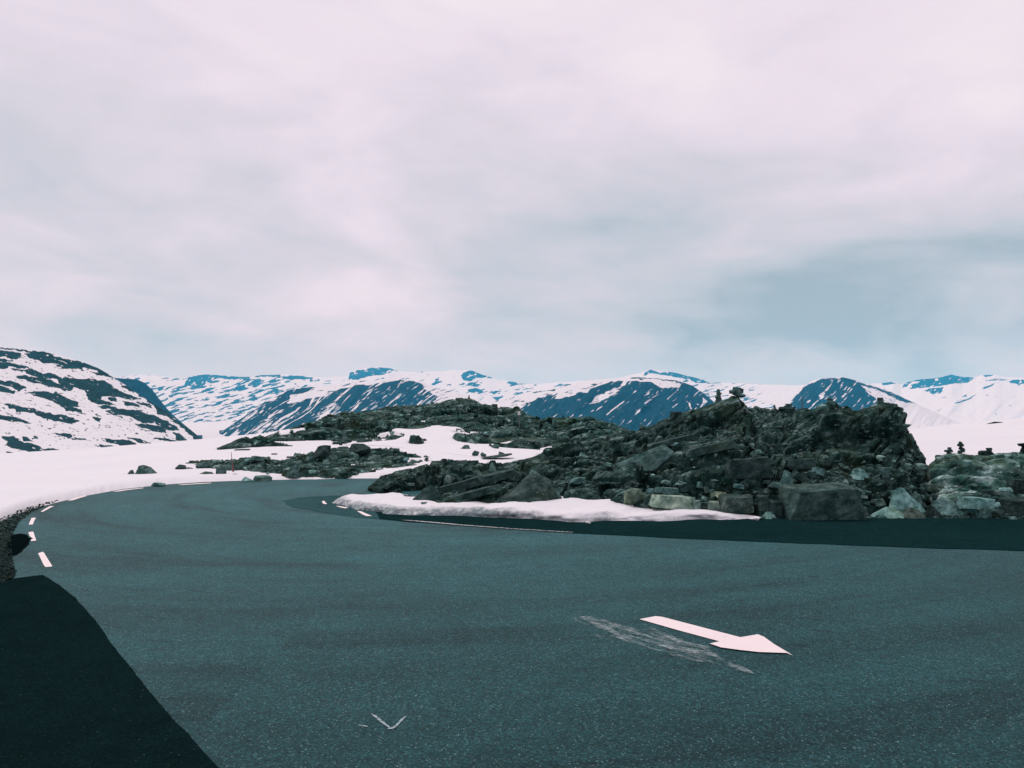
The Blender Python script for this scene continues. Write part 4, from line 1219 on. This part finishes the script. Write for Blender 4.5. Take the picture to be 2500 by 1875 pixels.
# knoll, left side
GK = 'large stones on the knoll'
B('rock_slab', 'large smooth greenish slab leaning behind the snow bank', 1206, 1366, 1154, 1226, 441, 1.0, 0.05, n=11, p=2.4, depth=0.5, peak=0.45, cat='slab', group=GK)
B('boulder', 'rounded smooth boulder right of the leaning greenish slab', 1383, 1434, 1157, 1190, 442, 1.7, n=30, p=2.2, roll=22, group=GK)
B('boulder', 'pale little stone perched on the leaning greenish slab', 1290, 1315, 1148, 1163, 443, 2.4, n=12, group=GK)
B('boulder', 'small grey stone at the foot of the leaning slab', 1344, 1368, 1198, 1213, 444, 1.9, n=12, group=GK)
B('rock_slab', 'dark smooth slab tongue lying on the snow bank', 1004, 1082, 1186, 1222, 445, 0.9, n=11, p=2.6, peak=0.4, cat='slab', group=GK)
B('boulder', 'small dark stone at the left tip of the knoll on the snow', 915, 930, 1206, 1216, 446, 0.9, n=12, d=15.6, group=GK)
B('boulder', 'grey upright stone on the crest left of the dark overhang', 1193, 1212, 1128, 1150, 447, 2.0, n=11, peak=-0.1, group=GK)
B('boulder', 'small blocky stone on the low left crest', 1078, 1092, 1120, 1130, 448, 1.0, p=6, group=GK)
B('boulder', 'pointed stone on the low left crest', 1129, 1145, 1122, 1133, 449, 1.3, n=10, peak=0, group=GK)
B('boulder', 'wide flat stone on the low left crest', 1146, 1169, 1124, 1133, 450, 1.1, p=5, group=GK)
B('rock_slab', 'long pale slab sloping up across the middle of the knoll', 1490, 1660, 1098, 1152, 451, 1.5, n=12, p=3, roll=17, depth=0.35, cat='slab', group=GK)
B('boulder', 'white oval stone under the dark hollow of the knoll', 1586, 1601, 1157, 1167, 452, 4.2, n=26, p=2.2, group=GK)
B('boulder', 'pale stone on the slope below the mid-knoll crest', 1413, 1436, 1104, 1120, 453, 2.4, n=12, group=GK)
B('boulder', 'grey round stone high on the left slope of the knoll', 1722, 1745, 1003, 1022, 454, 1.4, n=22, group=GK)
B('boulder', 'dark cap stone standing on the upper left skyline of the knoll', 1638, 1664, 1005, 1018, 455, 0.8, p=5, group=GK)
B('boulder', 'angular grey stone in the rubble at the knoll centre', 1645, 1692, 1166, 1184, 456, 2.0, n=12, roll=14, group=GK)
B('boulder', 'flat grey stone below the rubble heap at the knoll centre', 1703, 1722, 1176, 1190, 457, 2.1, p=4, group=GK)
B('boulder', 'long pale stone on the right of the rubble heap', 1734, 1762, 1166, 1178, 458, 2.1, roll=8, group=GK)
B('boulder', 'flat pale slab between ledge and cliff', 2230, 2262, 1133, 1144, 459, 2.0, 0.1, p=4, group=GK)
B('boulder', 'pale angular stone high on the right cliff face', 2190, 2226, 1034, 1056, 460, 2.2, n=12, group=GK)

B('rock_slab', 'long dark tilted bed left of the leaning greenish slab', 1060, 1190, 1160, 1210, 491, 0.85, p=6, roll=15, depth=0.3, cat='slab', group=GK)
B('rock_slab', 'tilted grey bed above the leaning greenish slab', 1130, 1270, 1142, 1188, 492, 1.0, p=6, roll=13, depth=0.3, cat='slab', group=GK)
B('rock_slab', 'lowest tilted bed touching the snow bank', 1090, 1215, 1184, 1228, 493, 0.9, p=6, roll=14, depth=0.25, cat='slab', group=GK)
B('rock_slab', 'thin tilted bed high on the left slope of the knoll', 1575, 1700, 1058, 1098, 494, 0.95, p=6, roll=13, depth=0.25, cat='slab', group=GK)
B('rock_slab', 'smooth grey bed below the slim cairn', 1670, 1800, 1070, 1118, 495, 1.0, p=6, roll=14, depth=0.25, cat='slab', group=GK)
B('rock_slab', 'broad fractured face in the middle of the knoll', 1770, 1890, 1112, 1172, 496, 0.8, p=6, roll=6, depth=0.3, cat='slab', group=GK)

# boulders beyond the road
GS = 'boulders on the snow beyond the road'
B('boulder', 'big pointed grey boulder alone on the left snow', 331, 388, 1136, 1162, 461, 1.5, n=11, p=2.3, d=20.3, peak=-0.25, group=GS)
B('boulder', 'small dark rock touching the pointed boulder on the left snow', 308, 332, 1148, 1160, 462, 1.1, n=12, d=20.4, peak=0.2, group=GS)
B('boulder', 'flat pale boulder at the outer asphalt edge', 368, 407, 1178.5, 1187.5, 463, 2.4, n=16, p=3, d=17.6, group=GS)
B('boulder', 'dark flat topped rock on the snow left of the outcrop', 428, 456, 1134, 1149, 464, 0.9, n=12, d=22.2, group=GS)
B('boulder', 'rounded rock with a flat stone on it at the left end of the outcrop', 478, 520, 1127, 1145, 465, 1.2, n=16, d=22.5, group=GS)
B('boulder', 'low wide rock on the snow in front of the outcrop, left of the pole', 481, 525, 1152, 1167, 466, 1.2, n=14, d=19.8, group=GS)
B('boulder', 'upright blocky rock on the snow just left of the red pole', 527, 552, 1142, 1166, 467, 1.2, n=14, p=4, d=19.9, group=GS)
B('boulder', 'broad smooth rock behind the red pole', 545, 592, 1130, 1156, 468, 1.3, n=14, d=21, peak=-0.3, group=GS)
B('boulder', 'dark low rock at the foot of the red pole', 552, 600, 1157, 1168, 469, 0.9, n=12, d=19.7, group=GS)
B('boulder', 'pale sloping rock at the far asphalt edge', 590, 622, 1164, 1176, 470, 2.4, n=10, d=18.7, peak=-0.5, group=GS)
B('boulder', 'long flat grey slab at the far asphalt edge', 618, 664, 1163, 1174, 471, 1.7, p=5, d=18.9, group=GS)
B('boulder', 'rounded boulder on the outcrop crest', 610, 647, 1113, 1130, 472, 1.5, n=20, p=2.6, group=GS)
B('boulder', 'small dark stone on the snow right of the red pole', 613, 628, 1145, 1154, 473, 0.8, n=12, d=20.8, group=GS)
B('boulder', 'smooth boulder face in the front of the outcrop', 696, 738, 1128, 1164, 474, 1.3, n=16, peak=0.1, group=GS)
B('boulder', 'large dark leaning boulder on the outcrop', 746, 820, 1081, 1124, 475, 0.75, n=14, p=3, depth=0.6, roll=14, group=GS)
B('boulder', 'dark round boulder perched right of the leaning one', 849, 908, 1083, 1112, 476, 0.75, n=18, p=2.8, group=GS)
B('boulder', 'flat rock half sunk in the snow left of the hill', 572, 612, 1097, 1106, 477, 1.3, p=4, d=32, group=GS)
B('boulder', 'tiny dark slab on the snow above the outcrop', 662, 677, 1107, 1113, 478, 1.0, p=4, d=29, group=GS)
B('boulder', 'thin dark stone behind the outcrop, left of the leaning boulder', 699, 722, 1115, 1121, 479, 0.8, p=4, d=27, group=GS)
B('boulder', 'pointed boulder alone in the snow patch of the hill', 1123, 1148, 1086, 1096, 480, 1.2, n=11, p=2.4, peak=0.3, group=GS)
B('boulder', 'round boulder at the right side of the snow patch', 1151, 1172, 1100, 1113, 481, 1.3, n=18, p=2.4, group=GS)
B('boulder', 'smaller twin of the round boulder, to its right', 1171, 1189, 1104, 1115, 482, 1.2, n=16, p=2.4, group=GS)
B('boulder', 'smooth whaleback boulder above the right tongue of snow', 1198, 1224, 1085, 1095, 483, 1.5, n=20, p=2.4, group=GS)
B('boulder', 'low rock tongue beside the twin boulders', 1165, 1262, 1107, 1121, 484, 0.95, n=16, p=2.6, roll=6, group=GS)
B('boulder', 'dark low rock far out on the right snow field', 2402, 2456, 1030, 1045, 485, 0.8, n=16, p=3, d=55, group=GS)
B('boulder', 'tiny dark stone left of the low rock on the right snow field', 2386, 2394, 1043, 1047, 486, 0.8, n=10, d=55, group=GS)
ch = B('snow_chunk', 'small white lump of snow on the dark asphalt strip', 1428, 1443, 1272.5, 1279.5, 487, 1.0, d=11.85, cat='snow chunk')
ch.data.materials.clear(); ch.data.materials.append(M_SNOW)

# ------------------------------------------------------------------ cairns
STONES = [rock_mesh('stone', 500 + i, p=3.5 if i % 2 else 6, n=14 + i % 5, bev=0.06, sub=0) for i in range(14)]


def cairn(label, px, py, layers, d=None, k=1.15, seed=0):
    """layers: (width px, height px, sideways px) from the bottom up"""
    r = random.Random(seed)
    if d is None:
        dmax = 26 if px > 1600 else 85
        for k_ in range(90):                       # come down on the skyline until rock is met
            loc, _ = hit(px, py - 30 + k_)
            if loc is not None and loc.y < dmax:
                break
        d = loc.y + 0.05
        py = HY - FPX * (loc.z - EYE) / loc.y + 0.5
    x, y, z = at(px, py, d)
    root = empty('cairn', (x, y, z))
    tag(root, label, 'cairn', 'stone cairns')
    zz_ = -0.02
    for wp, hp, dx in layers:
        hw, hh = wp * 0.44 / FPX * d, hp * 0.44 / FPX * d
        o = link('stone', STONES[r.randrange(14)], None, root)
        o.location = (dx / FPX * d, r.uniform(-0.02, 0.02), zz_ + hh)
        o.scale = (hw, hw * r.uniform(0.75, 1.0), hh * 1.12)
        o.rotation_euler = (rad(r.uniform(-5, 5)), rad(r.uniform(-7, 7)), rad(r.uniform(-25, 25)))
        o.color = tint(k * r.uniform(0.75, 1.3))
        zz_ += hh * 2 * 0.93
    return root


cairn('slim tapering cairn of thin stones on the knoll skyline', 1754, 987, [(16, 7, 0), (15, 6, 1), (16, 5, -1), (12, 6, 0), (14, 5, 1), (9, 5, 0), (7, 5, 0)], k=1.3, seed=1)
cairn('bulky wide cairn with a flat cap right of the slim one on the skyline', 1800, 980, [(44, 11, 2), (34, 9, -3), (26, 5, 2), (22, 4, 0)], k=1.4, seed=2)
cairn('tiny cairn beside the slab pile on the knoll skyline', 1891, 995, [(16, 5, 0), (10, 4, 0), (5, 4, 0), (4, 3, 0)], seed=3)
cairn('pile of pale flat slabs on the knoll skyline', 1926, 994, [(40, 10, 2), (44, 6, -4), (22, 5, -3), (16, 5, 0)], k=1.5, seed=4)
cairn('pale two block pile on the highest right part of the knoll', 2034, 974, [(34, 7, 0), (26, 8, -4), (16, 7, -8)], k=1.7, seed=5)
cairn('low cairn with a dark round top stone near the knoll right end', 2150, 984, [(18, 8, 0), (14, 4, 0), (14, 8, -1)], seed=6)
cairn('tall teetering cairn standing on the ledge against the snow', 2345, 1113, [(13, 8, 0), (15, 6, 1), (19, 8, 3), (8, 3, 0), (19, 9, 0), (10, 6, -1)], seed=7)
cairn('squat rough cairn left of the tall one on the ledge', 2316, 1121, [(13, 9, 1), (18, 6, -1), (14, 5, 1), (8, 3, 3)], seed=8)
cairn('single humped stone at the left end of the ledge', 2293, 1114, [(21, 8, 0)], seed=9)
cairn('dark boulder with a little flat-topped cairn on the ledge', 2412, 1132, [(44, 16, -4), (12, 6, 2), (14, 3, 2)], k=0.75, seed=10)
cairn('cairn cut off by the right picture edge', 2500, 1108, [(18, 12, 0), (12, 6, 1), (10, 4, 1), (30, 7, 0)], k=0.75, seed=11)
cairn('lone upright cairn on the summit of the far rocky hill', 1145, 973, [(7, 4, 0), (4, 4, 0), (3, 3, 0)], k=0.6, seed=12)
cairn('little dark cairn on the skyline of the hill right of the white-capped pole', 1375, 1026, [(6, 3, 0), (4, 3, 0), (3, 2, 0)], k=0.6, seed=13)
cairn('flat stone pair on the rounded rock at the left end of the outcrop', 499, 1128, [(18, 2.5, 0), (10, 2, -1)], d=22.7, k=0.8, seed=14)
cairn('three stones piled on the small dark rock on the left snow', 323, 1150, [(10, 3, 0), (6, 2.5, 0)], d=20.5, k=0.8, seed=15)

# ------------------------------------------------------------------ poles
def tube(bm, a, b, r0, r1, n=10):
    a, b = Vector(a), Vector(b)
    ax = (b - a).normalized()
    u_ = ax.orthogonal().normalized()
    v_ = ax.cross(u_)
    r_a = [bm.verts.new(a + (u_ * math.cos(k * 2 * math.pi / n) + v_ * math.sin(k * 2 * math.pi / n)) * r0) for k in range(n)]
    r_b = [bm.verts.new(b + (u_ * math.cos(k * 2 * math.pi / n) + v_ * math.sin(k * 2 * math.pi / n)) * r1) for k in range(n)]
    for k in range(n):
        bm.faces.new((r_a[k], r_a[(k + 1) % n], r_b[(k + 1) % n], r_b[k]))
    bm.faces.new(r_a[::-1]); bm.faces.new(r_b)


def tube_obj(name, a, b, r0, r1, m, parent=None):
    bm = bmesh.new()
    tube(bm, a, b, r0, r1)
    me = bpy.data.meshes.new(name)
    bm.to_mesh(me); bm.free()
    return link(name, me, m, parent)


d = 20.6
a, m_, b = at(571.5, 1161, d), at(567.5, 1136, d), at(564.5, 1104, d)
pl = empty('snow_pole', a)
tag(pl, 'thin leaning reddish snow pole among the rocks beyond the road', 'pole')
rel_ = lambda q: tuple(q[i] - a[i] for i in range(3))
tube_obj('pole_base', rel_((a[0], a[1], a[2] - 0.1)), rel_(m_), 0.024, 0.020, M_RED, pl)
tube_obj('pole_tip', rel_(m_), rel_(b), 0.011, 0.006, M_RED, pl)
loc = hit_down(1269, 1042)
d = loc.y
a = at(1269, 1044, d); c_ = at(1267.5, 1013, d); b = at(1267, 1004, d)
pl = empty('marker_pole', a)
tag(pl, 'grey marker pole with a white cap on the far rocky hill', 'pole')
tube_obj('post', (0, 0, -0.3), rel_(c_), 0.045, 0.04, M_GREY, pl)
tube_obj('cap', rel_(c_), rel_(b), 0.075, 0.075, M_WHITE, pl)
loc = hit_down(1959, 985)
d = loc.y
a = tuple(loc); b = tuple(loc + Vector((-0.01, 0, 0.24)))
pl = tube_obj('thin_post', (0, 0, -0.1), tuple(b[i] - a[i] for i in range(3)), 0.012, 0.010, M_GREY)
pl.location = a
tag(pl, 'thin dark post on the knoll skyline between two stone piles', 'post')

# ------------------------------------------------------------------ loose stones, one by one, and the finer rubble
ORD = 'first second third fourth fifth sixth seventh eighth ninth tenth eleventh twelfth thirteenth fourteenth fifteenth sixteenth seventeenth eighteenth nineteenth twentieth'.split() + [f'number {i} ' for i in range(21, 90)]


def scatter(count, box, size, marks, group, cat='stone', kr=(0.8, 2.7), poly=None, min_gap=9, flat=(0.35, 0.8)):
    placed, tries, named = [], 0, {}
    while len(placed) < count and tries < count * 40:
        tries += 1
        px, py = R.uniform(box[0], box[1]), R.uniform(box[2], box[3])
        if poly is not None and not inside(px, py, poly):
            continue
        if any(abs(px - a) < min_gap and abs(py - b) < min_gap * 0.6 for a, b in placed):
            continue
        loc, nn = hit(px, py)
        if loc is None or loc.z < 0.03:
            continue
        wp = size[0] + (size[1] - size[0]) * R.random() ** 2.2
        hw = wp / 2 / FPX * loc.y
        o = link('loose_stone', STONES[R.randrange(14)], None)
        fl = R.uniform(*flat)
        o.scale = (hw, hw * R.uniform(0.6, 1.0), hw * fl)
        if nn.z < 0: nn = -nn
        o.location = loc + Vector((0, 0.3 * hw, hw * fl * 0.45))
        o.rotation_euler = (rad(R.uniform(-15, 15)), rad(R.uniform(-28, 12)), rad(R.uniform(0, 360)))
        o.color = tint(R.uniform(*kr), R.uniform(-0.05, 0.12))
        k_ = sum(o.color[:3]) / 3
        shade = 'dark' if k_ < kr[0] + 0.33 * (kr[1] - kr[0]) else 'pale' if k_ > kr[0] + 0.66 * (kr[1] - kr[0]) else 'grey'
        land = min(marks, key=lambda q: (q[0] - px) ** 2 + 2 * (q[1] - py) ** 2)[2]
        tag(o, None, cat, group)
        named.setdefault((shade, land), []).append((px, o))
        placed.append((px, py))
    for (shade, land), L in named.items():
        L.sort(key=lambda q: q[0])
        for i, (_, o) in enumerate(L):
            o['label'] = f'only {shade} loose stone {land}' if len(L) == 1 else f'{ORD[i]} {shade} loose stone from the left {land}'
    return placed


def inside(x, y, poly):
    c = False
    for (ax, ay), (bx, by) in zip(poly, poly[1:] + poly[:1]):
        if (ay > y) != (by > y) and x < ax + (y - ay) * (bx - ax) / (by - ay):
            c = not c
    return c


KN = [(930, 1165), (1080, 1130), (1240, 1135), (1330, 1100), (1480, 1065), (1600, 1035), (1700, 1003), (1800, 982), (1990, 993), (2160, 988), (2225, 1050), (2255, 1120), (2265, 1230), (1850, 1240), (1600, 1225), (1470, 1208), (1000, 1205)]
scatter(100, (930, 2265, 980, 1240), (9, 26), [(960, 1175, 'on the low left tip of the knoll'), (1090, 1145, 'under the low left crest of the knoll'), (1180, 1180, 'left of the leaning greenish slab'), (1290, 1140, 'above the leaning greenish slab'), (1410, 1175, 'around the rounded smooth boulder'), (1400, 1100, 'on the crest above the rounded smooth boulder'), (1520, 1070, 'above the long pale slab'), (1580, 1150, 'below the long pale slab'), (1640, 1040, 'on the upper left slope of the knoll'), (1755, 1015, 'below the slim cairn'), (1810, 1050, 'below the bulky cairn'), (1780, 1110, 'in the middle of the knoll face'), (1920, 1030, 'below the pale slab pile'), (1920, 1100, 'above the black cleft'), (2040, 1030, 'below the pale two block pile'), (2050, 1100, 'above the pale wedge stone'), (2150, 1030, 'below the low cairn at the right end'), (2180, 1100, 'low on the right cliff face'), (1700, 1190, 'above the three small blocks'), (2120, 1190, 'right of the huge block')], 'loose stones on the knoll', poly=KN)
scatter(50, (1490, 2260, 1150, 1245), (12, 36), [(1520, 1185, 'in rubble above the yellowish boulder'), (1620, 1180, 'in rubble above the long tan block'), (1700, 1200, 'in rubble above the three blocks'), (1780, 1190, 'in rubble above the big green block'), (1860, 1190, 'in rubble above the gap'), (1960, 1170, 'in rubble on the huge block'), (2060, 1165, 'in rubble by the pale wedge'), (2140, 1190, 'in rubble by the smooth teal slab'), (2230, 1160, 'in rubble by the flat pale slab'), (2200, 1220, 'in rubble by the pale pointed slab')], 'rubble stones at the knoll foot', poly=[(1490, 1180), (1620, 1160), (1850, 1165), (2000, 1130), (2260, 1140), (2265, 1240), (1850, 1245), (1600, 1225), (1490, 1208)])
scatter(36, (1850, 2520, 1196, 1262), (16, 42), [(1860, 1230, 'heaped in the gap right of the snow bank'), (2090, 1225, 'heaped beside the huge block'), (2140, 1250, 'heaped left of the pale pointed slab'), (2230, 1225, 'heaped behind the pale pointed slab'), (2310, 1225, 'heaped above the broad teal slab'), (2400, 1230, 'heaped by the squared pale block'), (2470, 1235, 'heaped at the right picture edge')], 'broken blocks at the roadside', kr=(0.8, 2.0), min_gap=13, flat=(0.5, 0.9))
scatter(22, (2275, 2500, 1115, 1235), (9, 24), [(2300, 1130, 'on the ledge by the squat cairn'), (2410, 1140, 'on the ledge by the dark boulder'), (2480, 1140, 'on the ledge near the right edge'), (2320, 1190, 'on the left ledge front'), (2450, 1190, 'on the right ledge front')], 'loose stones on the ledge', kr=(0.9, 2.0))
scatter(40, (480, 1040, 1105, 1166), (9, 20), [(540, 1138, 'on the outcrop by the red pole'), (640, 1140, 'on the outcrop by the rounded boulder'), (730, 1140, 'on the outcrop by the smooth boulder face'), (800, 1135, 'on the outcrop below the leaning boulder'), (900, 1130, 'on the outcrop below the perched boulder'), (980, 1125, 'on the right end of the outcrop')], 'loose stones on the outcrop', poly=[(480, 1135), (640, 1120), (850, 1106), (1000, 1112), (1040, 1128), (960, 1148), (840, 1164), (660, 1160), (560, 1146)])
scatter(60, (640, 1600, 975, 1110), (8, 16), [(740, 1060, 'on the left shoulder of the far hill'), (880, 1030, 'on the far hill above the snow patch'), (1030, 1015, 'on the far hill left of its summit'), (1140, 1000, 'just below the summit of the far hill'), (1230, 1030, 'by the white-capped pole'), (1330, 1045, 'on the far hill right of the white-capped pole'), (1450, 1055, 'on the right end of the far hill')], 'loose stones on the hill', kr=(0.8, 1.9),
        poly=[(640, 1075), (740, 1045), (900, 1008), (1130, 975), (1280, 1010), (1440, 1028), (1560, 1055), (1400, 1075), (1280, 1068), (1000, 1040), (980, 1060), (800, 1076)])

# fine rubble, too small to pick apart
TV, TF = [], []
for i in range(5):
    bm = rock_bm(700 + i, n=8, bev=0)
    bm.verts.ensure_lookup_table()
    TV.append(np.array([v.co[:] for v in bm.verts])); TF.append([[v.index for v in f.verts] for f in bm.faces])
    bm.free()


def rubble(name, label, count, sampler, size, tintv=1.0, m=M_STONE):
    vs_, fs_, nb = [], [], 0
    k = tries = 0
    while k < count and tries < count * 6:
        tries += 1
        loc = sampler()
        if loc is None:
            continue
        i = R.randrange(5)
        sz = size[0] + (size[1] - size[0]) * R.random() ** 2.5
        rot = np.array(Euler((R.uniform(-.4, .4), R.uniform(-.4, .4), R.uniform(0, 6.28))).to_matrix())
        v = (TV[i] * np.array([sz, sz * R.uniform(.6, 1), sz * R.uniform(.3, .8)])) @ rot.T + np.array(loc)
        vs_.append(v)
        fs_.extend([[a + nb for a in f] for f in TF[i]])
        nb += len(v)
        k += 1
    me = bpy.data.meshes.new(name)
    me.from_pydata(np.concatenate(vs_).tolist(), [], fs_)
    o = link(name, me, m)
    o.color = tint(tintv)
    tag(o, label, kind='stuff')
    return o


def knoll_sample():
    px, py = R.uniform(930, 2280), R.uniform(985, 1250)
    if not inside(px, py, KN):
        return None
    loc, nn = hit(px, py)
    if loc is None or abs(nn.z) < 0.35 or loc.z < 0.05:
        return None
    return loc


def hill_sample():
    px, py = R.uniform(560, 1640), R.uniform(970, 1110)
    loc, nn = hit(px, py)
    if loc is None or loc.y < 30 or loc.y > 75:
        return None
    # stay off the snow
    if any(inside(px, py, P) for P in SN) or loc.z < 0.25:
        return None
    return loc


def verge_sample():
    px, py = R.uniform(-250, 150), R.uniform(1222, 1440)
    x, y = gnd(px, py)
    if not inside(x, y, verge):
        return None
    return Vector((x, y, R.uniform(0.005, 0.02)))


def foot_sample():
    px = R.uniform(1842, 2600)
    x, y = gnd(px, R.uniform(1252, 1268) - (px - 1842) * 0.001)
    return Vector((x, y, 0.01))


rubble('knoll_rubble', 'fine rock rubble strewn over the knoll', 2200, knoll_sample, (0.012, 0.055), 1.25)
rubble('hill_rubble', 'fine rock rubble strewn over the far hill', 900, hill_sample, (0.05, 0.2), 2.0, M_HILL)
rubble('verge_gravel', 'loose gravel on the left verge', 7000, verge_sample, (0.006, 0.022), 0.62)
rubble('foot_gravel', 'loose grit where the rocks meet the dark asphalt strip', 900, foot_sample, (0.008, 0.05), 1.1)
